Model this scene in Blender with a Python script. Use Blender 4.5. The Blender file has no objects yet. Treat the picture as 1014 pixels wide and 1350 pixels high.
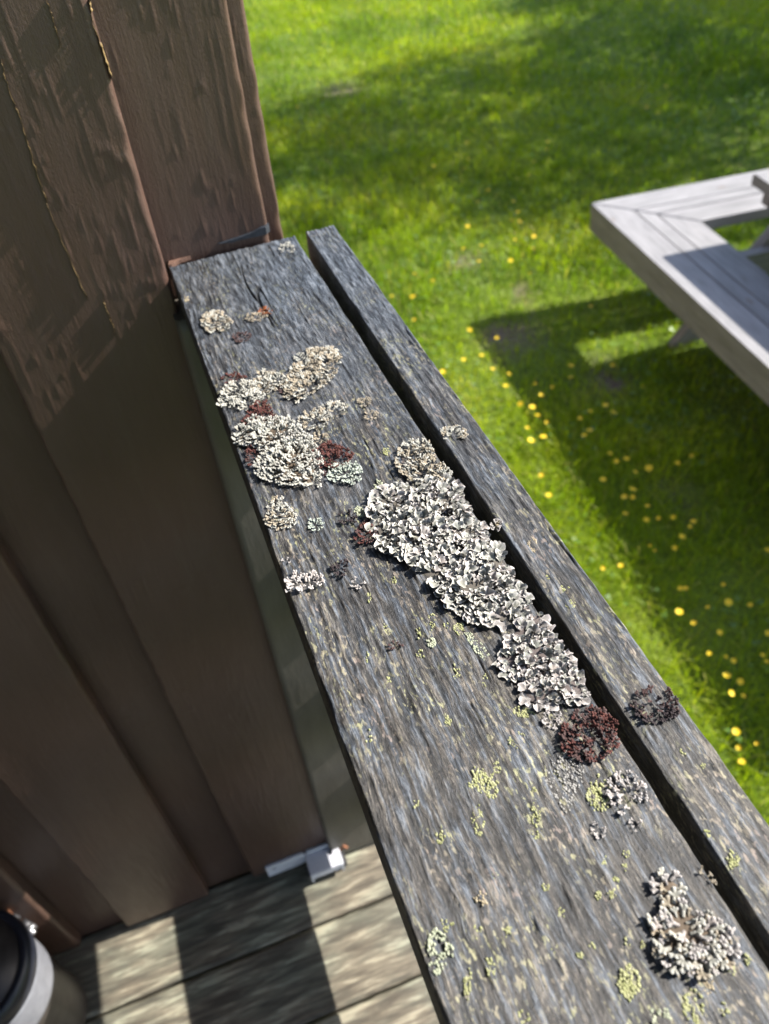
import bpy, math, random
import numpy as np
from mathutils import Matrix, Vector

scene = bpy.context.scene
R = math.radians

# ------------------------------------------------------------------ camera
# world: z = 0 is the top of the handrail, x across the rail (towards the lawn),
# y along the rail towards the cabin wall, metres.
F_PX, PW, PH = 1059.3, 1014.0, 1350.0
CAM = np.array([0.0, 0.0, 0.27])
W2C = np.array([[0.93648068, -0.3435089, -0.07075012],
                [-0.29063833, -0.64719148, -0.70474999],
                [0.19629901, 0.68054744, -0.70591917]])   # rows: right, down, forward
cd = bpy.data.cameras.new('camera')
cam = bpy.data.objects.new('camera', cd)
scene.collection.objects.link(cam)
right, down, fwd = W2C
m = Matrix.Identity(4)
for i in range(3):
    m[i][0], m[i][1], m[i][2], m[i][3] = right[i], -down[i], -fwd[i], CAM[i]
cam.matrix_world = m
cd.sensor_fit = 'HORIZONTAL'
cd.sensor_width = 36.0
cd.lens = 36.0 * F_PX / PW
cd.clip_start, cd.clip_end = 0.01, 1000.0
cd.dof.use_dof = True
cd.dof.focus_distance = 0.35
cd.dof.aperture_fstop = 15.5
scene.camera = cam

# ------------------------------------------------------------------ sky, sun, exposure
SUN = np.array([1.303, -0.055, 1.0])
SUN = SUN / np.linalg.norm(SUN)
SUN_EL = math.asin(SUN[2])
SUN_AZ = math.atan2(SUN[0], SUN[1])
world = bpy.data.worlds.new('World')
scene.world = world
world.use_nodes = True
nt = world.node_tree
nt.nodes.clear()
sky = nt.nodes.new('ShaderNodeTexSky')
sky.sky_type = 'NISHITA'
sky.sun_disc = False
sky.sun_elevation = SUN_EL
sky.sun_rotation = SUN_AZ
bg = nt.nodes.new('ShaderNodeBackground')
bg.inputs['Strength'].default_value = 0.115
wo = nt.nodes.new('ShaderNodeOutputWorld')
nt.links.new(sky.outputs[0], bg.inputs[0])
nt.links.new(bg.outputs[0], wo.inputs[0])
sl = bpy.data.lights.new('sun', 'SUN')
sl.energy = 5.0
sl.angle = R(0.5)
sl.color = (1.0, 0.95, 0.87)
so = bpy.data.objects.new('sun', sl)
so.rotation_euler = Vector(SUN).to_track_quat('Z', 'Y').to_euler()
scene.collection.objects.link(so)
vs = scene.view_settings
vs.view_transform = 'Standard'
vs.look = 'None'
vs.exposure = 1.4
vs.gamma = 1.0
vs.use_curve_mapping = False

COL = scene.collection
DECK_Z = -0.99
LAWN_Z = 0.27 - 1.81
WALL_Y = 0.562

# ------------------------------------------------------------------ helpers
def ray(px, py):
    c = np.array([px - PW / 2, py - PH / 2, F_PX])
    return W2C.T @ c

def on_z(px, py, z):
    r = ray(px, py)
    return CAM + r * ((z - CAM[2]) / r[2])

def on_y(px, py, y):
    r = ray(px, py)
    return CAM + r * ((y - CAM[1]) / r[1])

def project(P):
    c = (np.asarray(P) - CAM) @ W2C.T
    return c[..., :2] / c[..., 2:3] * F_PX + np.array([PW / 2, PH / 2]), c[..., 2]

def link(name, mesh, mat=None, parent=None, loc=None, rot=None):
    o = bpy.data.objects.new(name, mesh)
    COL.objects.link(o)
    if mat is not None and mesh is not None and not mesh.materials:
        for mm in (mat if isinstance(mat, (list, tuple)) else [mat]):
            mesh.materials.append(mm)
    if parent is not None:
        o.parent = parent
    if loc is not None:
        o.location = loc
    if rot is not None:
        o.rotation_euler = rot
    return o

def tag(o, label=None, cat=None, group=None, kind=None):
    if label: o['label'] = label
    if cat: o['category'] = cat
    if group: o['group'] = group
    if kind: o['kind'] = kind
    return o

def empty(name, loc=(0, 0, 0), rot=None):
    o = link(name, None, loc=loc, rot=rot)
    o.empty_display_size = 0.05
    return o

def mesh_from(name, V, Fc, smooth=False, attrs=None, mats=None):
    me = bpy.data.meshes.new(name)
    V = np.asarray(V, dtype=np.float64)
    if isinstance(Fc, np.ndarray):
        n, k = Fc.shape
        me.vertices.add(len(V)); me.vertices.foreach_set('co', V.ravel())
        me.loops.add(n * k); me.loops.foreach_set('vertex_index', Fc.astype(np.int32).ravel())
        me.polygons.add(n)
        me.polygons.foreach_set('loop_start', np.arange(0, n * k, k, dtype=np.int32))
        me.polygons.foreach_set('loop_total', np.full(n, k, dtype=np.int32))
        me.update(calc_edges=True)
    else:
        me.from_pydata([tuple(v) for v in V], [], Fc)
        me.update()
    if attrs:
        for an, (typ, arr) in attrs.items():
            a = me.attributes.new(an, typ, 'POINT')
            if typ == 'FLOAT':
                a.data.foreach_set('value', np.asarray(arr, dtype=np.float32).ravel())
            elif typ == 'FLOAT_VECTOR':
                a.data.foreach_set('vector', np.asarray(arr, dtype=np.float32).ravel())
    if smooth:
        me.polygons.foreach_set('use_smooth', np.ones(len(me.polygons), dtype=bool))
    if mats is not None:
        me.polygons.foreach_set('material_index', np.asarray(mats, dtype=np.int32))
    return me

class MB:
    """collects simple solids into one mesh"""
    def __init__(s):
        s.V, s.F, s.M = [], [], []
    def add(s, verts, faces, mi=0):
        b = len(s.V)
        s.V += [tuple(v) for v in verts]
        s.F += [tuple(i + b for i in f) for f in faces]
        s.M += [mi] * len(faces)
    def box(s, lo, hi, mi=0, bev=0.0, mat=None):
        x0, y0, z0 = lo; x1, y1, z1 = hi
        if bev <= 0:
            v = [(x, y, z) for z in (z0, z1) for y in (y0, y1) for x in (x0, x1)]
            f = [(0, 2, 3, 1), (4, 5, 7, 6), (0, 1, 5, 4), (2, 6, 7, 3), (0, 4, 6, 2), (1, 3, 7, 5)]
        else:
            b = bev
            v, f = [], []
            def ring(z, i):
                return [(x0 + i, y0 + b, z), (x0 + b, y0 + i, z), (x1 - b, y0 + i, z), (x1 - i, y0 + b, z),
                        (x1 - i, y1 - b, z), (x1 - b, y1 - i, z), (x0 + b, y1 - i, z), (x0 + i, y1 - b, z)]
            rings = [ring(z0, b * .6), ring(z0 + b, 0), ring(z1 - b, 0), ring(z1, b * .6)]
            for r_ in rings: v += r_
            for k in range(3):
                for j in range(8):
                    a, c = k * 8 + j, k * 8 + (j + 1) % 8
                    f.append((a, c, c + 8, a + 8))
            f.append(tuple(range(7, -1, -1))); f.append(tuple(range(24, 32)))
        if mat is not None:
            v = [tuple(mat @ Vector(p)) for p in v]
        s.add(v, f, mi)
    def tube(s, pts, rads, n=10, mi=0, cap=True):
        pts = [Vector(p) for p in pts]
        if not isinstance(rads, (list, tuple)): rads = [rads] * len(pts)
        v, f = [], []
        up0 = None
        for i, p in enumerate(pts):
            d = (pts[min(i + 1, len(pts) - 1)] - pts[max(i - 1, 0)]).normalized()
            if up0 is None:
                up0 = d.orthogonal().normalized()
            up0 = (up0 - d * up0.dot(d)).normalized()
            w = d.cross(up0)
            for k in range(n):
                a = 2 * math.pi * k / n
                v.append(p + (up0 * math.cos(a) + w * math.sin(a)) * rads[i])
        for i in range(len(pts) - 1):
            for k in range(n):
                a, b = i * n + k, i * n + (k + 1) % n
                f.append((a, b, b + n, a + n))
        if cap:
            f.append(tuple(range(n - 1, -1, -1)))
            f.append(tuple(range((len(pts) - 1) * n, len(pts) * n)))
        s.add(v, f, mi)
    def lathe(s, prof, c=(0, 0, 0), n=48, mi=0):
        v, f = [], []
        for (r, z) in prof:
            for k in range(n):
                a = 2 * math.pi * k / n
                v.append((c[0] + r * math.cos(a), c[1] + r * math.sin(a), c[2] + z))
        for i in range(len(prof) - 1):
            for k in range(n):
                a, b = i * n + k, i * n + (k + 1) % n
                f.append((a, b, b + n, a + n))
        s.add(v, f, mi)
    def mesh(s, name, smooth=False):
        me = mesh_from(name, s.V, s.F, smooth)
        me.polygons.foreach_set('material_index', np.array(s.M, dtype=np.int32))
        return me

def vnoise(x, y, seed=0):
    """value noise in [-1, 1] on numpy arrays"""
    xi = np.floor(x).astype(np.int64); yi = np.floor(y).astype(np.int64)
    fx = x - xi; fy = y - yi
    fx = fx * fx * fx * (fx * (fx * 6 - 15) + 10); fy = fy * fy * fy * (fy * (fy * 6 - 15) + 10)
    def h(a, b):
        n = (a * 374761393 + b * 668265263 + seed * 974634777) & 0xFFFFFFFF
        n = ((n ^ (n >> 13)) * 1274126177) & 0xFFFFFFFF
        n = ((n ^ (n >> 16)) * 2246822519) & 0xFFFFFFFF
        return ((n ^ (n >> 15)) & 0xFFFFFF) / float(0x7FFFFF) - 1.0
    return ((h(xi, yi) * (1 - fx) + h(xi + 1, yi) * fx) * (1 - fy) +
            (h(xi, yi + 1) * (1 - fx) + h(xi + 1, yi + 1) * fx) * fy)

def fbm(x, y, seed=0, octv=4):
    t = 0; a = 0.5
    for o in range(octv):
        t = t + a * vnoise(x * 2 ** o, y * 2 ** o, seed + o * 17); a *= 0.5
    return t

# ------------------------------------------------------------------ material helpers
def new_mat(name):
    mt = bpy.data.materials.new(name)
    mt.use_nodes = True
    n = mt.node_tree
    b = n.nodes['Principled BSDF']
    return mt, n, b

def nd(n, typ, **kw):
    x = n.nodes.new(typ)
    for k, v in kw.items():
        if k.startswith('i_'):
            x.inputs[k[2:]].default_value = v
        else:
            setattr(x, k, v)
    return x

def ramp(n, src, stops, interp='LINEAR'):
    r = n.nodes.new('ShaderNodeValToRGB')
    r.color_ramp.interpolation = interp
    el = r.color_ramp.elements
    while len(el) < len(stops): el.new(0.5)
    for e, (p, c) in zip(el, stops):
        e.position = p
        e.color = c if len(c) == 4 else (*c, 1)
    n.links.new(src, r.inputs[0])
    return r.outputs[0]

def mixc(n, fac, a, b, mode='MIX'):
    x = n.nodes.new('ShaderNodeMix'); x.data_type = 'RGBA'; x.blend_type = mode
    for i, v in ((0, fac), (6, a), (7, b)):
        if hasattr(v, 'node'): n.links.new(v, x.inputs[i])
        else: x.inputs[i].default_value = v if i == 0 else (*v, 1)
    return x.outputs[2]

def mathn(n, op, a, b=0.0, clamp=False):
    x = n.nodes.new('ShaderNodeMath'); x.operation = op; x.use_clamp = clamp
    for i, v in ((0, a), (1, b)):
        if hasattr(v, 'node'): n.links.new(v, x.inputs[i])
        else: x.inputs[i].default_value = v
    return x.outputs[0]

def grain_vec(n, scale, off=(0, 0, 0), attr='grain'):
    a = nd(n, 'ShaderNodeAttribute', attribute_name=attr)
    mp = n.nodes.new('ShaderNodeMapping')
    mp.inputs['Scale'].default_value = scale
    mp.inputs['Location'].default_value = off
    n.links.new(a.outputs['Vector'], mp.inputs['Vector'])
    return mp.outputs[0]

def noise(n, vec, scale=1.0, detail=4, rough=0.55, dist=0.0):
    t = n.nodes.new('ShaderNodeTexNoise')
    t.inputs['Scale'].default_value = scale
    t.inputs['Detail'].default_value = detail
    t.inputs['Roughness'].default_value = rough
    t.inputs['Distortion'].default_value = dist
    if vec is not None: n.links.new(vec, t.inputs['Vector'])
    return t.outputs['Fac']

def bump(n, b, h, strength=0.3, dist=0.001):
    x = n.nodes.new('ShaderNodeBump')
    x.inputs['Strength'].default_value = strength
    x.inputs['Distance'].default_value = dist
    n.links.new(h, x.inputs['Height'])
    n.links.new(x.outputs[0], b.inputs['Normal'])

# --- weathered, once painted rail wood; grain attr: (across, along, random), metres
def mat_rail():
    mt, n, b = new_mat('weathered_rail_wood')
    h = nd(n, 'ShaderNodeAttribute', attribute_name='h').outputs['Fac']
    gv = nd(n, 'ShaderNodeAttribute', attribute_name='grain').outputs['Vector']
    # bend the grain a little
    wv = noise(n, grain_vec(n, (26, 22, 1), (1, 3, 0)), 1, 3, 0.6)
    def gvec(scale, off, bend):
        mp = n.nodes.new('ShaderNodeMapping')
        mp.inputs['Scale'].default_value = scale; mp.inputs['Location'].default_value = off
        cx = n.nodes.new('ShaderNodeCombineXYZ')
        n.links.new(mathn(n, 'MULTIPLY', mathn(n, 'SUBTRACT', wv, 0.5), bend), cx.inputs[0])
        va = n.nodes.new('ShaderNodeVectorMath'); va.operation = 'ADD'
        n.links.new(gv, va.inputs[0]); n.links.new(cx.outputs[0], va.inputs[1])
        n.links.new(va.outputs[0], mp.inputs['Vector'])
        return mp.outputs[0]
    fine = noise(n, gvec((1150, 100, 1), (0, 0, 0), 0.006), 1, 6, 0.75)
    mid = noise(n, gvec((420, 36, 1), (3, 7, 0), 0.006), 1, 5, 0.68)
    speck = noise(n, gvec((1300, 520, 1), (6, 2, 0), 0.006), 1, 3, 0.6)
    patch = noise(n, grain_vec(n, (30, 11, 1), (1, 2, 0)), 1, 4, 0.6)
    val = mathn(n, 'ADD', mathn(n, 'MULTIPLY', fine, 0.55), mathn(n, 'ADD', mathn(n, 'MULTIPLY', speck, 0.25), mathn(n, 'MULTIPLY', h, 0.20)))
    wood = ramp(n, val, [(0.38, (0.004, 0.0036, 0.0032)), (0.46, (0.016, 0.014, 0.0124)), (0.53, (0.0464, 0.04, 0.0336)), (0.62, (0.152, 0.132, 0.108))])
    paint = ramp(n, val, [(0.38, (0.00688, 0.0086, 0.01118)), (0.46, (0.0258, 0.03182, 0.04042)), (0.53, (0.06708, 0.08084, 0.1032)), (0.62, (0.172, 0.1935, 0.2236))])
    sep = n.nodes.new('ShaderNodeSeparateXYZ'); n.links.new(gv, sep.inputs[0])
    far = mathn(n, 'MULTIPLY_ADD', sep.outputs[1], 2.9); far.node.inputs[2].default_value = -0.58
    far = mathn(n, 'ADD', far, mathn(n, 'MULTIPLY', mathn(n, 'SUBTRACT', patch, 0.5), 2.0), True)
    # blue-grey paint survives in streaks, and as a film near the wall
    pm = ramp(n, mid, [(0.47, (0, 0, 0)), (0.58, (1, 1, 1))])
    pm = mathn(n, 'MAXIMUM', mathn(n, 'MULTIPLY', pm, 0.85), mathn(n, 'MULTIPLY', far, 0.9))
    col = mixc(n, pm, wood, paint)
    ck = noise(n, gvec((210, 11, 1), (4, 9, 0), 0.010), 1, 3, 0.55)
    ck = mathn(n, 'ABSOLUTE', mathn(n, 'SUBTRACT', ck, 0.5))
    ckm = noise(n, grain_vec(n, (70, 30, 1), (11, 3, 0)), 1, 2, 0.5)
    ck = mathn(n, 'MULTIPLY', ramp(n, ck, [(0.006, (1, 1, 1)), (0.022, (0, 0, 0))]), ramp(n, ckm, [(0.46, (0, 0, 0)), (0.56, (1, 1, 1))]))
    col = mixc(n, mathn(n, 'MULTIPLY', ck, 0.85), col, (0.006, 0.005, 0.005))
    # buff and pinkish dust of tiny crusts in the grain
    v1 = noise(n, gvec((640, 250, 1), (9, 4, 0), 0.006), 1, 3, 0.6)
    v2 = noise(n, grain_vec(n, (60, 22, 1), (5, 1, 0)), 1, 3, 0.6)
    fl = mathn(n, 'MULTIPLY', ramp(n, v1, [(0.55, (0, 0, 0)), (0.62, (1, 1, 1))]), ramp(n, v2, [(0.43, (0, 0, 0)), (0.56, (1, 1, 1))]))
    nearf = mathn(n, 'MULTIPLY_ADD', mathn(n, 'SUBTRACT', 1.0, far), 0.65); nearf.node.inputs[2].default_value = 0.2
    fl = mathn(n, 'MULTIPLY', fl, nearf)
    v3 = noise(n, grain_vec(n, (90, 40, 1), (2, 8, 0)), 1, 2, 0.5)
    flc = ramp(n, v3, [(0.36, (0.246, 0.1927, 0.164)), (0.5, (0.2788, 0.246, 0.164)), (0.62, (0.328, 0.3198, 0.164))])
    col = mixc(n, fl, col, flc)
    n.links.new(col, b.inputs['Base Color'])
    n.links.new(ramp(n, fine, [(0.3, (0.60,) * 3), (0.7, (0.42,) * 3)]), b.inputs['Roughness'])
    b.inputs['Specular IOR Level'].default_value = 0.55
    bump(n, b, mathn(n, 'ADD', fine, mathn(n, 'MULTIPLY', speck, 0.5)), 0.9, 0.0008)
    return mt

def mat_brown_paint():
    mt, n, b = new_mat('brown_paint')
    patch = noise(n, grain_vec(n, (22, 5, 1)), 1, 5, 0.6)
    fine = noise(n, grain_vec(n, (240, 26, 1), (2, 5, 0)), 1, 6, 0.7)
    peb = noise(n, grain_vec(n, (900, 500, 1), (6, 5, 0)), 1, 3, 0.55)
    col = ramp(n, patch, [(0.3, (0.06624, 0.0368, 0.02714)), (0.7, (0.09016, 0.05428, 0.04232))])
    dirt = ramp(n, noise(n, grain_vec(n, (70, 9, 1), (8, 3, 0)), 1, 6, 0.7), [(0.55, (0, 0, 0)), (0.8, (1, 1, 1))])
    col = mixc(n, mathn(n, 'MULTIPLY', dirt, 0.35), col, (0.11, 0.085, 0.065))
    n.links.new(col, b.inputs['Base Color'])
    n.links.new(ramp(n, fine, [(0.3, (0.30,) * 3), (0.7, (0.46,) * 3)]), b.inputs['Roughness'])
    bump(n, b, mathn(n, 'ADD', fine, mathn(n, 'MULTIPLY', peb, 0.35)), 0.62, 0.0013)
    return mt

def mat_grey_post():
    mt, n, b = new_mat('grey_post_paint')
    patch = noise(n, grain_vec(n, (30, 8, 1)), 1, 5, 0.6)
    fine = noise(n, grain_vec(n, (300, 60, 1)), 1, 5, 0.65)
    col = ramp(n, patch, [(0.3, (0.070, 0.063, 0.050)), (0.7, (0.120, 0.108, 0.088))])
    n.links.new(col, b.inputs['Base Color'])
    b.inputs['Roughness'].default_value = 0.55
    bump(n, b, fine, 0.5, 0.0012)
    return mt

def mat_deck():
    mt, n, b = new_mat('weathered_deck_wood')
    streak = noise(n, grain_vec(n, (110, 13, 1)), 1, 5, 0.62, 0.3)
    fine = noise(n, grain_vec(n, (600, 35, 1), (4, 2, 0)), 1, 5, 0.6)
    patch = noise(n, grain_vec(n, (22, 9, 1), (7, 1, 0)), 1, 4, 0.6)
    col = ramp(n, streak, [(0.38, (0.0444, 0.0407, 0.0333)), (0.47, (0.1036, 0.0962, 0.07696)), (0.55, (0.1665, 0.1576, 0.1273)), (0.62, (0.3478, 0.3478, 0.2812))])
    col = mixc(n, 0.28, col, ramp(n, fine, [(0.3, (0.0592, 0.05624, 0.04884)), (0.7, (0.2294, 0.2146, 0.1776))]))
    warm = ramp(n, patch, [(0.40, (1.06, 0.96, 0.86)), (0.62, (0.96, 1.0, 0.92))])
    col = mixc(n, 1.0, col, warm, 'MULTIPLY')
    n.links.new(col, b.inputs['Base Color'])
    b.inputs['Roughness'].default_value = 0.75
    bump(n, b, mathn(n, 'ADD', streak, fine), 0.6, 0.0015)
    return mt

def mat_bench():
    mt, n, b = new_mat('silver_weathered_wood')
    streak = noise(n, grain_vec(n, (70, 5, 1)), 1, 5, 0.6, 0.5)
    fine = noise(n, grain_vec(n, (420, 14, 1), (4, 2, 0)), 1, 4, 0.6)
    patch = noise(n, grain_vec(n, (14, 4, 1), (7, 1, 0)), 1, 3, 0.6)
    col = ramp(n, streak, [(0.3, (0.185, 0.182, 0.188)), (0.55, (0.285, 0.282, 0.292)), (0.75, (0.355, 0.352, 0.362))])
    col = mixc(n, 0.40, col, ramp(n, fine, [(0.3, (0.11, 0.108, 0.112)), (0.7, (0.34, 0.336, 0.345))]))
    col = mixc(n, 1.0, col, ramp(n, patch, [(0.35, (0.82, 0.81, 0.80)), (0.65, (1.06, 1.04, 1.03))]), 'MULTIPLY')
    vo = n.nodes.new('ShaderNodeTexVoronoi'); vo.inputs['Scale'].default_value = 1.0
    n.links.new(grain_vec(n, (12, 4.0, 1)), vo.inputs['Vector'])
    kn = ramp(n, vo.outputs['Distance'], [(0.05, (1, 1, 1)), (0.11, (0, 0, 0))])
    col = mixc(n, mathn(n, 'MULTIPLY', kn, 0.7), col, (0.15, 0.10, 0.075))
    n.links.new(col, b.inputs['Base Color'])
    b.inputs['Roughness'].default_value = 0.6
    bump(n, b, fine, 0.4, 0.001)
    return mt

def mat_plain(name, col, rough=0.5, metal=0.0, var=0.25, scale=60, bmp=0.2, spec=0.5):
    mt, n, b = new_mat(name)
    tc = n.nodes.new('ShaderNodeTexCoord')
    ns = noise(n, tc.outputs['Object'], scale, 5, 0.62)
    lo = tuple(c * (1 - var) for c in col); hi = tuple(min(1, c * (1 + var)) for c in col)
    n.links.new(ramp(n, ns, [(0.3, lo), (0.7, hi)]), b.inputs['Base Color'])
    b.inputs['Roughness'].default_value = rough
    b.inputs['Metallic'].default_value = metal
    b.inputs['Specular IOR Level'].default_value = spec
    bump(n, b, ns, bmp, 0.0008)
    return mt

def mat_lichen(name, face, rim, under, dark=None):
    """thin lobes: pale rim (attr rim), face tone that varies from lobe to lobe, dark underside"""
    mt, n, b = new_mat(name)
    oi = n.nodes.new('ShaderNodeObjectInfo')
    tn = nd(n, 'ShaderNodeAttribute', attribute_name='tone').outputs['Fac']
    rnd = mathn(n, 'FRACT', mathn(n, 'ADD', mathn(n, 'MULTIPLY', oi.outputs['Random'], 7.31), tn))
    tc = n.nodes.new('ShaderNodeTexCoord')
    ns = noise(n, tc.outputs['Object'], 900, 4, 0.6)
    f1 = mixc(n, rnd, tuple(c * 0.72 for c in face), tuple(min(1, c * 1.22) for c in face))
    f1 = mixc(n, mathn(n, 'MULTIPLY', ramp(n, rnd, [(0.72, (0, 0, 0)), (0.9, (1, 1, 1))]), 0.45), f1, (face[0] * 1.02, face[1] * 0.88, face[2] * 0.78))
    f1 = mixc(n, ramp(n, ns, [(0.35, (0, 0, 0)), (0.7, (0.5, 0.5, 0.5))]), f1, tuple(c * 0.6 for c in face))
    rm = nd(n, 'ShaderNodeAttribute', attribute_name='rim').outputs['Fac']
    f1 = mixc(n, rm, f1, rim)
    geo = n.nodes.new('ShaderNodeNewGeometry')
    f1 = mixc(n, mathn(n, 'MULTIPLY', geo.outputs['Backfacing'], 0.8), f1, under)
    n.links.new(f1, b.inputs['Base Color'])
    b.inputs['Roughness'].default_value = 0.85
    b.inputs['Specular IOR Level'].default_value = 0.25
    bump(n, b, ns, 0.5, 0.0004)
    return mt

def mat_crust(name, c1, c2):
    mt, n, b = new_mat(name)
    tc = n.nodes.new('ShaderNodeTexCoord')
    ns = noise(n, tc.outputs['Object'], 1500, 4, 0.6)
    tn = nd(n, 'ShaderNodeAttribute', attribute_name='tone').outputs['Fac']
    col = mixc(n, tn, c1, c2)
    col = mixc(n, ramp(n, ns, [(0.4, (0, 0, 0)), (0.7, (0.4, 0.4, 0.4))]), col, tuple(c * 0.6 for c in c1))
    n.links.new(col, b.inputs['Base Color'])
    b.inputs['Roughness'].default_value = 0.9
    bump(n, b, ns, 0.5, 0.0003)
    return mt

def mat_grass():
    mt, n, b = new_mat('grass_blade')
    n.nodes.remove(b)
    t = nd(n, 'ShaderNodeAttribute', attribute_name='tone').outputs['Fac']
    col = ramp(n, t, [(0.0, (0.040, 0.100, 0.005)), (0.35, (0.160, 0.245, 0.003)), (0.7, (0.280, 0.350, 0.003)), (0.93, (0.38, 0.39, 0.02)), (1.0, (0.40, 0.35, 0.15))])
    d = n.nodes.new('ShaderNodeBsdfPrincipled')
    d.inputs['Roughness'].default_value = 0.45
    d.inputs['Specular IOR Level'].default_value = 0.25
    tr = n.nodes.new('ShaderNodeBsdfTranslucent')
    n.links.new(col, d.inputs['Base Color'])
    n.links.new(mixc(n, 1.0, col, (1.5, 1.6, 0.6), 'MULTIPLY'), tr.inputs['Color'])
    mx = n.nodes.new('ShaderNodeMixShader'); mx.inputs[0].default_value = 0.52
    n.links.new(d.outputs[0], mx.inputs[1]); n.links.new(tr.outputs[0], mx.inputs[2])
    n.links.new(mx.outputs[0], n.nodes['Material Output'].inputs['Surface'])
    return mt

def mat_lawn_soil():
    mt, n, b = new_mat('lawn_soil')
    g = n.nodes.new('ShaderNodeNewGeometry')
    big = noise(n, g.outputs['Position'], 1.3, 5, 0.6)
    fine = noise(n, g.outputs['Position'], 60, 5, 0.65)
    col = ramp(n, big, [(0.3, (0.075, 0.13, 0.006)), (0.55, (0.125, 0.185, 0.007)), (0.75, (0.17, 0.20, 0.015))])
    bare = nd(n, 'ShaderNodeAttribute', attribute_name='bare').outputs['Fac']
    col = mixc(n, bare, col, (0.16, 0.115, 0.085))
    col = mixc(n, 1.0, col, ramp(n, fine, [(0.3, (0.55,) * 3), (0.7, (1.25,) * 3)]), 'MULTIPLY')
    n.links.new(col, b.inputs['Base Color'])
    b.inputs['Roughness'].default_value = 0.95
    bump(n, b, fine, 0.8, 0.02)
    return mt

def mat_leaf(name, col):
    mt, n, b = new_mat(name)
    n.nodes.remove(b)
    d = n.nodes.new('ShaderNodeBsdfPrincipled'); d.inputs['Base Color'].default_value = (*col, 1); d.inputs['Roughness'].default_value = 0.5
    t = n.nodes.new('ShaderNodeBsdfTranslucent'); t.inputs['Color'].default_value = (col[0] * 1.6, col[1] * 1.6, col[2], 1)
    mx = n.nodes.new('ShaderNodeMixShader'); mx.inputs[0].default_value = 0.35
    n.links.new(d.outputs[0], mx.inputs[1]); n.links.new(t.outputs[0], mx.inputs[2])
    n.links.new(mx.outputs[0], n.nodes['Material Output'].inputs['Surface'])
    return mt

M_RAIL = mat_rail(); M_BROWN = mat_brown_paint(); M_POST = mat_grey_post(); M_DECK = mat_deck(); M_BENCH = mat_bench()
M_GRASS = mat_grass(); M_SOIL = mat_lawn_soil()
M_BLACK = mat_plain('black_can_enamel', (0.042, 0.036, 0.032), 0.35, 0.0, 0.4, 40, 0.15)
M_LIDBLUE = mat_plain('dark_blue_lid_enamel', (0.012, 0.014, 0.022), 0.35, 0.0, 0.3, 40, 0.15)
M_ZINC = mat_plain('zinc_plated_steel', (0.288, 0.296, 0.336), 0.45, 0.55, 0.15, 90, 0.1)
M_BOLT = mat_plain('dull_steel_bolt', (0.30, 0.30, 0.31), 0.4, 0.8, 0.3, 200, 0.2)
M_RUST = mat_plain('rusty_steel', (0.22, 0.09, 0.045), 0.8, 0.1, 0.4, 300, 0.4)
M_WHITEP = mat_plain('chipped_white_paint', (0.528, 0.536, 0.592), 0.5, 0.0, 0.12, 300, 0.2)
M_DARKMETAL = mat_plain('dark_bare_steel', (0.05, 0.05, 0.055), 0.5, 0.5, 0.3, 200, 0.2)
M_SMEAR = mat_plain('blue_black_paint_smear', (0.020, 0.024, 0.032), 0.4, 0.0, 0.3, 200, 0.4)
M_BAREWOOD = mat_plain('bare_yellow_wood', (0.208, 0.136, 0.052), 0.7, 0.0, 0.35, 200, 0.4)
M_JOIST = mat_plain('joist_wood', (0.10, 0.085, 0.06), 0.8, 0.0, 0.3, 20, 0.3)
M_PETAL = mat_plain('buttercup_petal', (0.78, 0.55, 0.008), 0.6, 0.0, 0.1, 200, 0.1)
M_CENTRE = mat_plain('buttercup_centre', (0.55, 0.36, 0.01), 0.7, 0.0, 0.2, 600, 0.3)
M_STEM = mat_plain('flower_stem', (0.08, 0.16, 0.02), 0.5, 0.0, 0.2, 100, 0.1)
M_BARK = mat_plain('tree_bark', (0.12, 0.095, 0.075), 0.9, 0.0, 0.4, 14, 0.8)
M_LEAF = mat_leaf('tree_leaf', (0.045, 0.095, 0.015))

L_GREY = mat_lichen('grey_green_lichen', (0.22, 0.226, 0.198), (0.58, 0.55, 0.505), (0.075, 0.062, 0.052))
L_WHITE = mat_lichen('white_lichen', (0.32, 0.312, 0.268), (0.544, 0.532, 0.48), (0.08, 0.068, 0.056))
L_TAN = mat_lichen('tan_lichen', (0.248, 0.2096, 0.152), (0.44, 0.388, 0.308), (0.08, 0.056, 0.04))
L_PINK = mat_lichen('pinkish_white_lichen', (0.288, 0.264, 0.248), (0.56, 0.52, 0.496), (0.08, 0.06, 0.056))
L_MAROON = mat_lichen('maroon_lichen', (0.064, 0.0216, 0.0184), (0.132, 0.052, 0.0416), (0.024, 0.0096, 0.008))
L_BROWN = mat_lichen('dark_brown_lichen', (0.044, 0.024, 0.0224), (0.12, 0.076, 0.0704), (0.016, 0.0096, 0.008))
L_BLACK = mat_lichen('blackish_lichen', (0.024, 0.0176, 0.0192), (0.06, 0.0464, 0.048), (0.008, 0.0064, 0.0064))
L_RUST = mat_lichen('rust_orange_lichen', (0.176, 0.052, 0.0176), (0.288, 0.112, 0.048), (0.048, 0.016, 0.008))
L_PALEGREEN = mat_lichen('pale_green_lichen', (0.296, 0.336, 0.28), (0.496, 0.528, 0.464), (0.096, 0.096, 0.072))
C_YELLOW = mat_crust('yellow_green_crust', (0.264, 0.272, 0.112), (0.4, 0.392, 0.216))
C_PALE = mat_crust('pale_green_crust', (0.288, 0.312, 0.216), (0.416, 0.424, 0.304))
C_GREYW = mat_crust('grey_white_crust', (0.224, 0.216, 0.2), (0.36, 0.344, 0.32))
C_BUFF = mat_crust('buff_crust', (0.304, 0.248, 0.16), (0.416, 0.352, 0.24))

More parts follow.
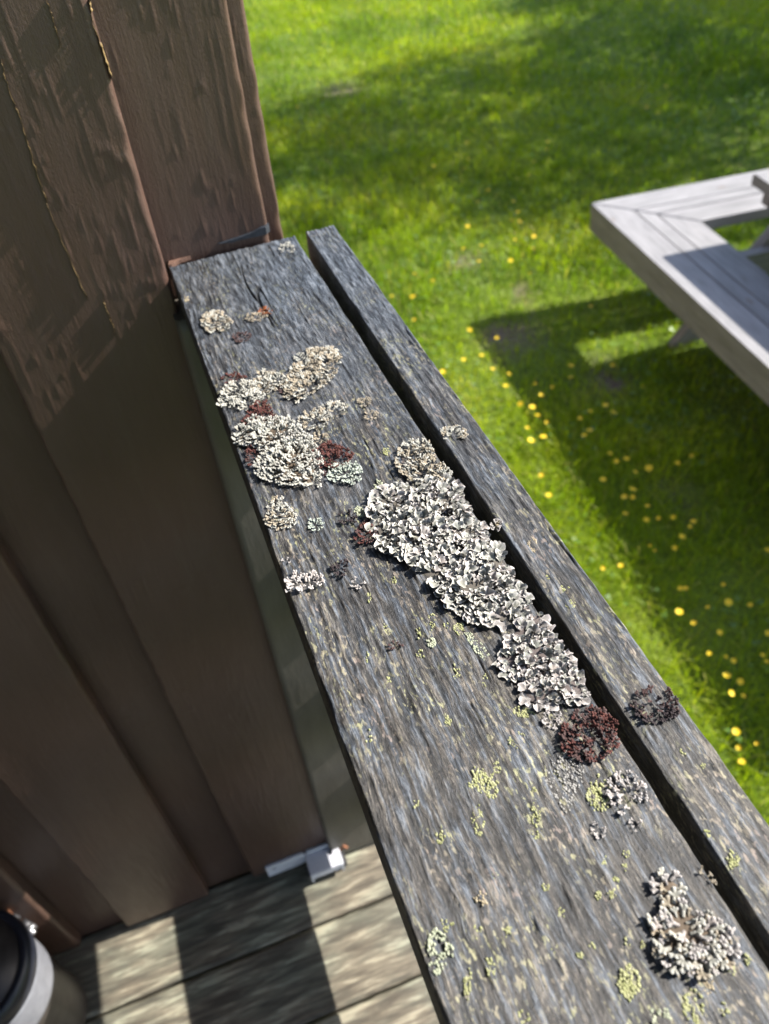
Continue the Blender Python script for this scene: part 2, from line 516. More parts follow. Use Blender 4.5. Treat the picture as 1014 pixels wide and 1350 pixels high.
# ------------------------------------------------------------------ displaced boards
def rows(segs):
    """non-uniform sample list from [(start, end, step), ...]"""
    out = []
    for a, b_, s in segs:
        k = max(1, int(round((b_ - a) / s)))
        out += list(np.linspace(a, b_, k, endpoint=False))
    out.append(segs[-1][1])
    return np.array(out)

def board(name, us, vs_, thick, hfun, org, U, V_, N, rnd=0.0, edge=0.002, smooth=True):
    """a plank: top surface is a height field over (u across, v along), closed by sides and a bottom"""
    us = np.asarray(us); vs_ = np.asarray(vs_)
    uu, vv = np.meshgrid(us, vs_)
    hh, tone = hfun(uu, vv)
    du = np.minimum(uu - us[0], us[-1] - uu)
    dv = np.minimum(vv - vs_[0], vs_[-1] - vv)
    e = edge * (1 + 0.5 * vnoise(vv * 70, uu * 0 + 3, 5))
    for dd in (du, dv):
        tt = np.clip(1 - dd / np.maximum(e, 1e-6), 0, 1)
        hh = hh - (1 - np.sqrt(np.clip(1 - tt * tt, 0, 1))) * e
    nu, nv = len(us), len(vs_)
    org, U, V_, N = (np.array(q, float) for q in (org, U, V_, N))
    P = org + uu[..., None] * U + vv[..., None] * V_ + hh[..., None] * N
    P = P.reshape(-1, 3)
    idx = np.arange(nu * nv).reshape(nv, nu)
    q = np.stack([idx[:-1, :-1], idx[:-1, 1:], idx[1:, 1:], idx[1:, :-1]], -1).reshape(-1, 4)
    loop = np.concatenate([idx[0, :], idx[1:, -1], idx[-1, -2::-1], idx[-2:0:-1, 0]])
    bot = org + uu.reshape(-1)[loop][:, None] * U + vv.reshape(-1)[loop][:, None] * V_ - thick * N
    b0 = len(P)
    k = len(loop)
    bi = b0 + np.arange(k)
    side = np.stack([loop, np.roll(loop, -1), np.roll(bi, -1), bi], -1)[:, ::-1]
    # bottom: grid-free fan to a centre line via two rows of loop
    P = np.concatenate([P, bot, (org + 0.5 * (us[0] + us[-1]) * U + 0.5 * (vs_[0] + vs_[-1]) * V_ - thick * N)[None]])
    c = len(P) - 1
    ci = np.full(k, c)
    fan = np.stack([bi, np.roll(bi, -1), ci, ci], -1)
    # handedness: top winding should give +N
    if np.dot(np.cross(U, V_), N) < 0:
        q = q[:, ::-1]; side = side[:, ::-1]; fan = fan[:, ::-1]
    g_u = np.concatenate([uu.reshape(-1), uu.reshape(-1)[loop] + thick * 0.7, [0.5 * (us[0] + us[-1])]])
    g_v = np.concatenate([vv.reshape(-1), vv.reshape(-1)[loop], [0.0]])
    gr = np.stack([g_u, g_v, np.full(len(P), rnd)], -1)
    tn = np.concatenate([tone.reshape(-1), np.full(k + 1, 0.35)])
    quads = np.concatenate([q, side]).astype(np.int32)
    tris = fan[:, :3] if np.dot(np.cross(U, V_), N) >= 0 else np.stack([bi, ci, np.roll(bi, -1)], -1)[:, ::1]
    me = bpy.data.meshes.new(name)
    me.vertices.add(len(P)); me.vertices.foreach_set('co', P.ravel())
    nq, ntri = len(quads), len(tris)
    me.loops.add(nq * 4 + ntri * 3)
    me.loops.foreach_set('vertex_index', np.concatenate([quads.ravel(), tris.ravel()]).astype(np.int32))
    me.polygons.add(nq + ntri)
    ls = np.concatenate([np.arange(nq) * 4, nq * 4 + np.arange(ntri) * 3]).astype(np.int32)
    me.polygons.foreach_set('loop_start', ls)
    me.polygons.foreach_set('loop_total', np.concatenate([np.full(nq, 4), np.full(ntri, 3)]).astype(np.int32))
    me.update(calc_edges=True)
    a = me.attributes.new('grain', 'FLOAT_VECTOR', 'POINT'); a.data.foreach_set('vector', gr.astype(np.float32).ravel())
    a = me.attributes.new('h', 'FLOAT', 'POINT'); a.data.foreach_set('value', tn.astype(np.float32))
    sm = np.zeros(nq + ntri, dtype=bool)
    if smooth: sm[:len(q)] = True
    me.polygons.foreach_set('use_smooth', sm)
    return me

def rail_height(seed, amp=1.0):
    def fn(u, v):
        wob = 0.0012 * fbm(u * 30, v * 22, seed + 40, 3)
        uw = u + wob + 0.003 * vnoise(v * 6, v * 0 + 1.5, seed + 3)
        g = vnoise(uw * 700, v * 70, seed) * 0.6 + vnoise(uw * 1150, v * 130, seed + 1) * 0.4
        g2 = vnoise(uw * 240, v * 14, seed + 2)
        fleck = vnoise(uw * 560 + v * 40, v * 170, seed + 9)
        hgt = 0.00046 * g + 0.00026 * g2 + 0.00026 * fleck
        c = vnoise(uw * 170, v * 6.5, seed + 5)
        crack = np.clip(1 - np.abs(c) / 0.03, 0, 1) * np.clip(vnoise(u * 60, v * 24, seed + 6) * 2.2 - 0.85, 0, 1)
        hgt = hgt - crack * 0.0013
        hgt = hgt + 0.0004 * fbm(u * 22, v * 9, seed + 12, 2)
        tone = np.clip(0.5 + 0.55 * (0.6 * g + 0.25 * g2 + 0.4 * fleck) - crack, 0, 1)
        return hgt * amp, tone
    return fn

def paint_height(seed, amp=1.0, lines=()):
    def fn(u, v):
        uw = u + 0.003 * fbm(u * 25, v * 14, seed + 40, 3)
        r1 = np.clip(vnoise(uw * 300, v * 24, seed) - 0.30, 0, 1)
        mask = np.clip(fbm(u * 26, v * 9, seed + 4, 3) * 3.0 + 0.2, 0, 1)
        hgt = 0.00042 * r1 * mask
        r2 = np.clip(vnoise(uw * 480, v * 60, seed + 2) - 0.40, 0, 1)
        hgt = hgt + 0.00060 * r2 * np.clip(fbm(u * 30, v * 12, seed + 7, 3) * 3 + 0.3, 0, 1)
        hgt = hgt + 0.00014 * fbm(u * 40, v * 20, seed + 8, 3)
        d = vnoise(u * 150, v * 110, seed + 11)
        hgt = hgt + 0.0012 * np.clip(d - 0.82, 0, 1) * 2
        return hgt * amp, np.clip(0.4 + hgt * 200, 0, 1)
    return fn

# ------------------------------------------------------------------ lawn
def lawn_h(x, y):
    return 0.035 * fbm(x * 0.9, y * 0.9, 77, 3)

BARE = [(on_z(672, 445, LAWN_Z)[:2], 0.10), (on_z(800, 510, LAWN_Z)[:2], 0.09), (on_z(905, 650, LAWN_Z)[:2], 0.08), (on_z(690, 380, LAWN_Z)[:2], 0.05),
        (on_z(620, 345, LAWN_Z)[:2], 0.08), (on_z(455, 120, LAWN_Z)[:2], 0.15)]
def bare_at(x, y):
    t = np.zeros_like(x)
    w = 0.35 * vnoise(x * 9, y * 9, 31)
    for (c, r) in BARE:
        d = np.hypot(x - c[0], y - c[1]) / r
        t = np.maximum(t, np.clip(1.5 - d - w, 0, 1))
    return t

gx = np.concatenate([-np.geomspace(300, 3, 24), np.linspace(-2.5, 9, 93), np.geomspace(9.5, 300, 24)])
gy = np.concatenate([-np.geomspace(300, 3, 24), np.linspace(-2.5, 11, 109), np.geomspace(11.5, 300, 24)])
xx, yy = np.meshgrid(gx, gy)
zz = LAWN_Z + lawn_h(xx, yy)
idx = np.arange(xx.size).reshape(xx.shape)
q = np.stack([idx[:-1, :-1], idx[:-1, 1:], idx[1:, 1:], idx[1:, :-1]], -1).reshape(-1, 4)
lawn = link('lawn', mesh_from('lawn', np.stack([xx, yy, zz], -1).reshape(-1, 3), q, True, {'bare': ('FLOAT', bare_at(xx, yy))}), M_SOIL)
tag(lawn, 'sunny green lawn with bare earth patches below the railing', None, None, 'structure')

def build_grass():
    rg = np.random.default_rng(5)
    N0 = 900000
    x = rg.uniform(0.45, 9.0, N0); y = rg.uniform(-0.8, 9.5, N0)
    N1 = 260000                       # thinner, broader blades for the rest of the garden
    x = np.concatenate([x, rg.uniform(-1.0, 16.0, N1)]); y = np.concatenate([y, rg.uniform(-3.0, 17.0, N1)])
    outer = np.arange(N0 + N1) >= N0
    N0 = N0 + N1
    z = LAWN_Z + lawn_h(x, y)
    uv, dep = project(np.stack([x, y, z], -1))
    mar = 160
    inside = (dep > 0.2) & (uv[:, 0] > -mar) & (uv[:, 0] < PW + mar) & (uv[:, 1] > -mar) & (uv[:, 1] < PH + mar)
    soft = mar * rg.uniform(0.45, 1.0, N0)
    inside = (dep > 0.2) & (uv[:, 0] > -soft) & (uv[:, 0] < PW + soft) & (uv[:, 1] > -soft) & (uv[:, 1] < PH + soft)
    # farther blades may be fewer and wider
    keep = ~outer & inside & (rg.uniform(0, 1, N0) < np.clip((2.6 / np.maximum(dep, 0.5)) ** 1.1, 0.12, 1.0))
    keep |= outer & ~inside & ((x > 0.2) | (y > 6.2))
    keep &= rg.uniform(0, 1, N0) > 0.72 * np.clip(bare_at(x, y), 0, 1)
    dens = fbm(x * 3.1, y * 3.1, 8, 3)
    keep &= rg.uniform(0, 1, N0) < np.clip(0.85 + dens * 0.9, 0.35, 1)
    x, y, z, dep, outer = x[keep], y[keep], z[keep], dep[keep], outer[keep]
    n = len(x)
    tall = fbm(x * 1.7, y * 1.7, 21, 3)
    L = (0.040 + 0.030 * rg.uniform(0, 1, n) ** 1.5) * (1 + 0.7 * tall)
    wd = rg.uniform(0.0016, 0.0034, n) * np.where(outer, 3.0, np.clip(dep / 2.4, 0.9, 2.2))
    az = rg.uniform(0, 2 * np.pi, n)
    lean = rg.uniform(0.25, 1.5, n) * L
    d = np.stack([np.cos(az), np.sin(az), 0 * az], -1)
    s = np.stack([-np.sin(az), np.cos(az), 0 * az], -1)
    B = np.stack([x, y, z - 0.004], -1)
    mid = B + d * (lean * 0.34)[:, None] + np.array([0, 0, 1]) * (L * np.clip(0.66 - 0.16 * (lean / L) ** 2, 0.3, 0.62))[:, None]
    tip = B + d * lean[:, None] + np.array([0, 0, 1]) * (L * np.clip(1.05 - 0.36 * (lean / L) ** 2, 0.3, 1))[:, None]
    w2 = wd[:, None] * 0.5
    V = np.stack([B - s * w2, B + s * w2, mid - s * w2 * 0.85, mid + s * w2 * 0.85, tip], 1).reshape(-1, 3)
    b = np.arange(n) * 5
    T = np.stack([np.stack([b, b + 1, b + 3], -1), np.stack([b, b + 3, b + 2], -1), np.stack([b + 2, b + 3, b + 4], -1)], 1).reshape(-1, 3)
    hue = 0.47 + 0.42 * fbm(x * 2.2, y * 2.2, 55, 4) * 1.3 + rg.normal(0, 0.13, n)
    dry = rg.uniform(0, 1, n) < 0.035 + 0.12 * np.clip(fbm(x * 1.2, y * 1.2, 91, 3), 0, 1)
    hue = np.clip(np.where(dry, 0.98, hue), 0.02, 0.98 + 0.02 * dry)
    tone = np.repeat(hue, 5)
    me = mesh_from('grass', V, T.astype(np.int32), False, {'tone': ('FLOAT', tone)})
    g = link('grass', me, M_GRASS)
    tag(g, 'short bright green lawn grass around the buttercups', 'grass', None, 'stuff')
    return n
NBL = build_grass()
def build_clover():
    rg = np.random.default_rng(15)
    N0 = 26000
    x = rg.uniform(0.5, 6.5, N0); y = rg.uniform(-0.5, 8.0, N0)
    keep = fbm(x * 2.3, y * 2.3, 63, 3) + rg.normal(0, 0.1, N0) > 0.10
    x, y = x[keep], y[keep]
    z = LAWN_Z + lawn_h(x, y) + rg.uniform(0.022, 0.045, len(x))
    n = len(x)
    a0 = rg.uniform(0, 2 * np.pi, n); r = rg.uniform(0.006, 0.011, n)
    tx = rg.normal(0, 0.25, n); ty = rg.normal(0, 0.25, n)
    Vs, Fs, off = [], [], 0
    for k in range(3):
        a = a0 + k * 2 * np.pi / 3
        quad = []
        for (dr, da) in ((0.08, 0.0), (0.75, -0.62), (1.05, 0.0), (0.75, 0.62)):
            px = r * dr * np.cos(a + da); py = r * dr * np.sin(a + da)
            quad.append(np.stack([x + px, y + py, z + px * tx + py * ty + (0.002 if abs(da) > 0.1 else 0)], -1))
        Vs.append(np.stack(quad, 1).reshape(-1, 3))
        b = off + np.arange(n) * 4
        Fs.append(np.stack([b, b + 1, b + 2, b + 3], -1)); off += n * 4
    me = mesh_from('clover', np.concatenate(Vs), np.concatenate(Fs).astype(np.int32))
    o = link('clover', me, mat_plain('clover_leaf', (0.085, 0.17, 0.022), 0.42, 0, 0.35, 30, 0.1))
    tag(o, 'low clover leaves mixed into the lawn grass', 'clover', None, 'stuff')
build_clover()

# ------------------------------------------------------------------ deck
deck = empty('deck', (0, 0, DECK_Z))
tag(deck, 'weathered grey wooden deck floor with streaked boards', None, None, 'structure')
random.seed(3)
PITCH = 0.116
for i in range(17):
    y1 = 0.5625 - PITCH * i - 0.0018
    y0 = 0.5625 - PITCH * (i + 1) + 0.0018
    fine = i < 4
    us = rows([(0, y1 - y0, 0.0035 if fine else 0.02)])
    vv_ = rows([(-1.7, -0.75, 0.05), (-0.75, 0.20, 0.005 if fine else 0.05)])
    def hf(u, v, s=i):
        g = vnoise(u * 160, v * 12, 300 + s) * 0.5 + vnoise(u * 330, v * 30, 330 + s) * 0.3
        return 0.0011 * g, np.clip(0.5 + 0.5 * g, 0, 1)
    me = board('deck_board', us, vv_, 0.028, hf, (0, y0, random.uniform(-0.001, 0.001)), (0, 1, 0), (1, 0, 0), (0, 0, 1), random.uniform(0, 50), 0.003)
    link('deck_board', me, M_DECK, deck)
for k, xj in enumerate((-1.6, -1.0, -0.4, 0.16)):
    mb = MB(); mb.box((xj - 0.024, -1.4, -0.15), (xj + 0.024, 0.555, -0.0302))
    link('joist', mb.mesh('joist'), M_JOIST, deck)
for xj in (-1.55, 0.1):
    for yj in (-1.3, 0.45):
        mb = MB(); mb.box((xj - 0.045, yj - 0.045, LAWN_Z - DECK_Z - 0.12), (xj + 0.045, yj + 0.045, -0.152))
        link('foot_post', mb.mesh('foot_post'), M_JOIST, deck)

# ------------------------------------------------------------------ cabin wall
wall = empty('cabin_wall', (0, WALL_Y, DECK_Z))
tag(wall, 'brown painted cabin wall of overlapping vertical boards beside the handrail', 'wall')
Z0 = -DECK_Z
def wall_board(x0, x1, yface, thick, zlo, zhi, fine, seed, amp=1.0):
    st = 0.0008 if fine else 0.004
    if fine:
        vv_ = rows([(zlo, -0.55, 0.012), (-0.55, 0.22, 0.0028), (0.22, zhi, 0.1)])
    else:
        vv_ = rows([(zlo, 0.25, 0.02), (0.25, zhi, 0.1)])
    us = rows([(0, x1 - x0, st)])
    me = board('wall_board', us, vv_, thick, paint_height(seed, amp), (x0, yface - WALL_Y, Z0), (1, 0, 0), (0, 0, 1), (0, -1, 0), seed * 1.7, 0.0035)
    return link('wall_board', me, M_BROWN, wall)
ZB = DECK_Z + 0.012
# proud boards and the recessed boards between them
wb_main = wall_board(-0.1085, 0.0165, 0.540, 0.020, ZB, 1.5, True, 11, 1.15)
wb_rec = wall_board(0.004, 0.096, 0.5625, 0.018, ZB + 0.01, 1.5, True, 12, 1.1)
wall_board(-0.195, -0.092, 0.562, 0.018, DECK_Z - 0.04, 1.5, True, 13)
wall_board(-0.301, -0.1775, 0.540, 0.020, ZB, 1.5, True, 14)
wall_board(-0.388, -0.284, 0.562, 0.018, DECK_Z - 0.04, 1.5, False, 15)
x = -0.3695
s = 16
while x > -1.7:
    wall_board(x - 0.1235, x, 0.540, 0.020, ZB, 1.5, False, s); s += 1
    wall_board(x - 0.21, x - 0.107, 0.562, 0.018, DECK_Z - 0.04, 1.5, False, s); s += 1
    x -= 0.192
# corner board round the end of the wall, and the return along the side of the cabin
wb = wall_board(0.060, 0.1105, 0.5845, 0.016, LAWN_Z + 0.15, 1.5, True, 31, 0.8); wb.name = 'corner_board'
y = 0.6015
while y < 6.5:
    me = board('wall_board', rows([(0, 0.120, 0.02)]), rows([(LAWN_Z + 0.15, 1.5, 0.1)]), 0.018, paint_height(s), (0.0985, y - WALL_Y, Z0), (0, 1, 0), (0, 0, 1), (1, 0, 0), s, 0.003)
    link('wall_board', me, M_BROWN, wall); s += 1
    y += 0.1215
mb = MB(); mb.box((-1.65, 0.02, LAWN_Z - DECK_Z - 0.05), (0.078, 5.9, 0.01 + 0.15))
link('foundation', mb.mesh('foundation'), mat_plain('foundation_render', (0.25, 0.24, 0.23), 0.9, 0, 0.2, 8, 0.4), wall)
mb = MB(); mb.box((-1.65, 0.0425, 0.162), (0.079, 5.9, 2.48))
link('wall_core', mb.mesh('wall_core'), M_JOIST, wall)

# unseen roof and side wall, added to cut sky light on deck and cabin wall
roof = empty('added_shade_roof', (-0.7, -0.4, 1.15))
tag(roof, 'added unseen board roof that keeps sky light off the deck', 'roof')
mb0 = MB(); mb0.box((-1.0, 0, 0.0), (0.98, 0.102, 0.02)); rme = mb0.mesh('shade_roof_board')
for k in range(20):
    link('shade_roof_board', rme, M_JOIST, roof, (0, -1.14 + k * 0.106, 0))
mb = MB(); mb.box((0.93, -1.14, -0.10), (0.975, 0.94, -0.001)); link('shade_roof_beam', mb.mesh('shade_roof_beam'), M_JOIST, roof)
mb = MB(); mb.box((0.80, -1.12, -2.69), (0.88, -1.04, -0.001)); link('shade_roof_post', mb.mesh('shade_roof_post'), M_JOIST, roof)
pw = empty('added_shade_wall', (-1.2, -1.45, DECK_Z))  # out-of-view wall, added to darken the lower cabin wall
tag(pw, 'added unseen brown board wall that blocks sky light beside the deck', 'wall')
pme = MB(); pme.box((0, 0, -0.5), (0.145, 0.02, 2.138)); pme = pme.mesh('shade_wall_board')
for k in range(13):
    link('shade_wall_board', pme, M_BROWN, pw, (-0.478, 0.03 + k * 0.1465, 0) if k % 2 else (-0.490, 0.03 + k * 0.1465, 0), (0, 0, R(90)))

# raised paint splits that show bare wood
def strip_on_wall(name, pts, y, w, mat, parent, seed, lift=0.0011):
    rg = random.Random(seed)
    P = []
    for a, b_ in zip(pts[:-1], pts[1:]):
        k = 9
        for j in range(k):
            t = j / k
            P.append((a[0] + (b_[0] - a[0]) * t, a[1] + (b_[1] - a[1]) * t))
    P.append(pts[-1])
    V, Fc = [], []
    for i, (px, py) in enumerate(P):
        c = on_y(px, py, y)
        ww = w * (0.3 + 0.9 * rg.random()) * min(1, 0.25 + min(i, len(P) - 1 - i) * 0.4)
        jx = rg.uniform(-0.0005, 0.0005)
        V += [(c[0] - ww / 2 + jx, y + 0.003, c[2]), (c[0] - ww * 0.2 + jx, y - lift * rg.uniform(0.6, 1.2), c[2]), (c[0] + ww / 2 + jx, y + 0.003, c[2])]
    for i in range(len(P) - 1):
        a = i * 3
        Fc += [(a, a + 1, a + 4, a + 3), (a + 1, a + 2, a + 5, a + 4)]
    V = [(v[0], v[1] - WALL_Y, v[2] - DECK_Z) for v in V]
    return link(name, mesh_from(name, V, Fc, True), mat, parent)
strip_on_wall('paint_split', [(1, 78), (12, 118), (28, 160), (40, 200), (55, 245), (68, 285), (92, 340), (116, 395)], 0.540, 0.0007, M_BAREWOOD, wb_main, 1, 0.0016)
strip_on_wall('paint_split', [(118, -4), (122, 30), (134, 62), (148, 104)], 0.541, 0.0015, M_BAREWOOD, wb_main, 2, 0.0022)
strip_on_wall('paint_split', [(62, 0), (72, 30), (80, 62)], 0.540, 0.0008, M_BAREWOOD, wb_main, 4, 0.0012)
strip_on_wall('paint_split', [(136, 395), (146, 420), (153, 442)], 0.540, 0.0010, M_BAREWOOD, wb_main, 6, 0.0014)
# blue-black brush smear from painting the rail
def flat_patch(name, pix, y, mat, parent, lift=0.0025):
    c = [on_y(px, py, y) for px, py in pix]
    cx = sum(p[0] for p in c) / len(c); cz = sum(p[2] for p in c) / len(c)
    V = [(p[0], y + 0.002 - WALL_Y, p[2] - DECK_Z) for p in c] + [((p[0] * .8 + cx * .2), y - lift - WALL_Y, (p[2] * .8 + cz * .2) - DECK_Z) for p in c]
    n = len(c)
    Fc = [(i, (i + 1) % n, (i + 1) % n + n, i + n) for i in range(n)] + [tuple(range(n, 2 * n))]
    return link(name, mesh_from(name, V, Fc), mat, parent)
flat_patch('paint_smear', [(282, 322), (296, 317), (318, 310), (334, 304), (346, 297), (355, 295), (357, 306), (342, 310), (318, 315), (300, 320)], 0.5625, M_SMEAR, wb_rec)

# ------------------------------------------------------------------ railing
railing = empty('railing', (0.07, WALL_Y, DECK_Z))
tag(railing, 'weathered dark wooden porch railing running out from the brown wall', 'railing')
RO = np.array([0.07, WALL_Y, DECK_Z])
def rorg(x, y, z): return (x - RO[0], y - RO[1], z - RO[2])
CAP0, CAP1 = 0.0193, 0.1137
vv_ = rows([(-1.25, -0.02, 0.006), (-0.02, 0.5585, 0.00095)])
def cap_h(u, v):
    hgt, tone = rail_height(101)(u, v)
    # one long drying crack at the wall end
    c = np.abs(u - (0.047 + 0.002 * np.sin(v * 60)) + 0.03 * (v - 0.5)) / 0.0007
    ck = np.clip(1 - c, 0, 1) * np.clip((v - 0.43) * 20, 0, 1) * np.clip((0.545 - v) * 40, 0, 1)
    return hgt - ck * 0.0015, tone - ck
me = board('handrail_board', np.linspace(0, CAP1 - CAP0, 205), vv_, 0.0275, cap_h, rorg(CAP0, 0, 0), (1, 0, 0), (0, 1, 0), (0, 0, 1), 0.0, 0.0013)
# slightly skewed saw cut at the wall
co = np.empty(len(me.vertices) * 3); me.vertices.foreach_get('co', co); co = co.reshape(-1, 3)
sk = np.clip((co[:, 1] + 0.06) / 0.06, 0, 1)
co[:, 1] += sk * ((co[:, 0] + 0.0507) / 0.0944 * 0.0035 - 0.003)
me.vertices.foreach_set('co', co.ravel()); me.update()
cap = link('handrail_board', me, M_RAIL, railing)
tag(cap, 'wide dark grey grooved board on top of the railing, crusted with lichen')
SL0, SL1 = 0.1192, 0.1412
TOPS = [0.0, -0.2375, -0.475, -0.7125]
for k, zt in enumerate(TOPS):
    if k == 0:
        us = np.linspace(0, SL1 - SL0, 46); vr = rows([(-1.25, -0.02, 0.006), (-0.02, 0.5610, 0.001)])
    else:
        us = np.linspace(0, SL1 - SL0, 5); vr = rows([(-1.25, 0.561, 0.05)])
    me = board('railing_slat', us, vr, 0.135, rail_height(140 + k), rorg(SL0, 0, zt), (1, 0, 0), (0, 1, 0), (0, 0, 1), 3.3 + k, 0.0007)
    co = np.empty(len(me.vertices) * 3); me.vertices.foreach_get('co', co); co = co.reshape(-1, 3)
    co[:, 0] += 0.0035 * (co[:, 1] + RO[1]) / 0.56
    me.vertices.foreach_set('co', co.ravel()); me.update()
    link('railing_slat', me, M_RAIL, railing)
for (ya, yb) in ((0.5270, 0.5605), (-0.9, -0.83)):
    st = rows([(-0.989, -0.0285, 0.01)])
    me = board('post', rows([(0, 0.1065, 0.003)]), st, yb - ya, paint_height(61, 0.6), rorg(0.0122, ya, 0), (1, 0, 0), (0, 0, 1), (0, -1, 0), 9.0 + ya, 0.003)
    link('post', me, M_POST, railing)
# brown wall paint lapped onto the end of the rail
cpx = [(222, 350), (223, 343), (240, 337), (258, 332), (271, 327), (266, 333), (250, 338), (236, 343), (226, 349)]
V = []
for p in cpx:
    c = on_z(p[0], p[1], 0.0006); V.append((c[0] - RO[0], c[1] - RO[1], 0.0009 - RO[2]))
V2 = [(v[0], v[1], v[2] - 0.003) for v in V]
n_ = len(V)
link('paint_lap', mesh_from('paint_lap', V + V2, [tuple(range(n_))[::-1]] + [(i, (i + 1) % n_, (i + 1) % n_ + n_, i + n_) for i in range(n_)]),
     mat_plain('brown_paint_lap', (0.13, 0.075, 0.055), 0.5, 0, 0.3, 300, 0.4), cap)

# ------------------------------------------------------------------ picnic table with a mitred bench ring
BZ = 0.27 - 1.40
A = on_z(779, 268, BZ)
ptab = empty('picnic_table', (A[0], A[1], LAWN_Z), (0, 0, R(-5.2)))
tag(ptab, 'silver grey wooden picnic table with a mitred square bench ring, on the lawn', 'picnic table')
HB = BZ - LAWN_Z
LX, LY, BW = 2.25, 2.05, 0.292
def prism(name, poly, z0, z1, mat, parent, along, rnd, bev=0.003):
    poly = [np.array(p, float) for p in poly]
    c = sum(poly) / len(poly)
    ins = [p + (c - p) / np.linalg.norm(c - p) * bev * 1.6 for p in poly]
    n = len(poly)
    V = [(*p, z0) for p in poly] + [(*p, z1 - bev) for p in poly] + [(*p, z1) for p in ins]
    Fc = [tuple(range(n))[::-1]]
    for k in range(2):
        Fc += [(k * n + i, k * n + (i + 1) % n, (k + 1) * n + (i + 1) % n, (k + 1) * n + i) for i in range(n)]
    Fc.append(tuple(range(2 * n, 3 * n)))
    V = np.array(V)
    g = np.stack([V[:, 1 - along] + V[:, 2], V[:, along], np.full(len(V), rnd)], -1)
    return link(name, mesh_from(name, V, Fc, False, {'grain': ('FLOAT_VECTOR', g)}), mat, parent)
# local frame: A is the origin, x to the right, ring runs to -y
widths = [(0.0, 0.1165), (0.1215, 0.1755), (0.1805, BW)]
rr = random.Random(8)
for (a, b_) in widths:
    g = 0.0015
    prism('bench_plank', [(a + g, -a - g * 0), (b_ + g, -b_), (b_ + g, -LY + b_), (a + g, -LY + a)][::-1], HB - 0.040, HB, M_BENCH, ptab, 1, rr.uniform(0, 40))
    prism('bench_plank', [(LX - a, -a), (LX - b_, -b_), (LX - b_, -LY + b_), (LX - a, -LY + a)], HB - 0.040, HB, M_BENCH, ptab, 1, rr.uniform(0, 40))
    prism('bench_plank', [(a + 2 * g, -a), (LX - a - 2 * g, -a), (LX - b_ - 2 * g, -b_), (b_ + 2 * g, -b_)][::-1], HB - 0.040, HB + 0.001, M_BENCH, ptab, 0, rr.uniform(0, 40))
    prism('bench_plank', [(a + 2 * g, -LY + a), (LX - a - 2 * g, -LY + a), (LX - b_ - 2 * g, -LY + b_), (b_ + 2 * g, -LY + b_)], HB - 0.040, HB + 0.001, M_BENCH, ptab, 0, rr.uniform(0, 40))
# skirt boards below the seat edge
for (p, al) in ((((0.004, -LY + .004), (0.038, -LY + .004), (0.038, -0.004), (0.004, -0.004)), 1), (((LX - 0.038, -LY + .004), (LX - .004, -LY + .004), (LX - .004, -0.004), (LX - 0.038, -0.004)), 1),
                (((0.04, -0.038), (LX - 0.04, -0.038), (LX - 0.04, -0.004), (0.04, -0.004)), 0), (((0.04, -LY + .004), (LX - 0.04, -LY + .004), (LX - 0.04, -LY + .038), (0.04, -LY + 0.038)), 0)):
    prism('skirt_board', p, HB - 0.105, HB - 0.0405, M_BENCH, ptab, al, rr.uniform(0, 40))
# table top
def to_local(P):
    a = R(5.2)
    d = np.asarray(P)[:2] - A[:2]
    return np.array([d[0] * math.cos(a) - d[1] * math.sin(a), d[0] * math.sin(a) + d[1] * math.cos(a)])
TZ = 0.27 - 1.172
tc_ = to_local(on_z(993, 229, TZ))
HT = TZ - LAWN_Z
TWX, TWY = LX - 2 * tc_[0], LY + 2 * tc_[1]
for k in range(10):
    w = TWX / 10
    x0 = tc_[0] + k * w
    prism('table_plank', [(x0 + 0.002, tc_[1] - TWY), (x0 + w - 0.002, tc_[1] - TWY), (x0 + w - 0.002, tc_[1]), (x0 + 0.002, tc_[1])], HT - 0.036, HT, M_BENCH, ptab, 1, rr.uniform(0, 40))
# leaning legs, bench bearers and braces
def beam(name, p, q, w, t, rnd):
    p, q = Vector(p), Vector(q)
    d = (q - p).normalized()
    sx = Vector((0, 1, 0)); sx = (sx - d * sx.dot(d)).normalized()
    sz = d.cross(sx)
    V, gr = [], []
    for i, c in enumerate((p, q)):
        for (a, b_) in ((-1, -1), (1, -1), (1, 1), (-1, 1)):
            V.append(c + sx * a * t / 2 + sz * b_ * w / 2)
            gr.append((a * t / 2 + b_ * w, i * (q - p).length, rnd))
    Fc = [(0, 3, 2, 1), (4, 5, 6, 7)] + [(i, (i + 1) % 4, (i + 1) % 4 + 4, i + 4) for i in range(4)]
    return link(name, mesh_from(name, V, Fc, False, {'grain': ('FLOAT_VECTOR', np.array(gr))}), M_BENCH, ptab)
lf = to_local(np.array([1.845, 2.132, 0]))
for yy_, sg in ((lf[1], 1), (-LY - lf[1], -1)):
    beam('leg', (lf[0], yy_, -0.02), (lf[0] + 0.48, yy_, HT - 0.037), 0.088, 0.04, rr.uniform(0, 40))
    beam('leg', (LX - lf[0], yy_, -0.02), (LX - lf[0] - 0.48, yy_, HT - 0.037), 0.088, 0.04, rr.uniform(0, 40))
    beam('bench_bearer', (0.05, yy_ - 0.042 * sg, HB - 0.086), (LX - 0.05, yy_ - 0.042 * sg, HB - 0.086), 0.088, 0.04, rr.uniform(0, 40))
    beam('table_bearer', (tc_[0] + 0.05, yy_ - 0.042 * sg, HT - 0.07), (LX - tc_[0] - 0.05, yy_ - 0.042 * sg, HT - 0.07), 0.066, 0.04, rr.uniform(0, 40))

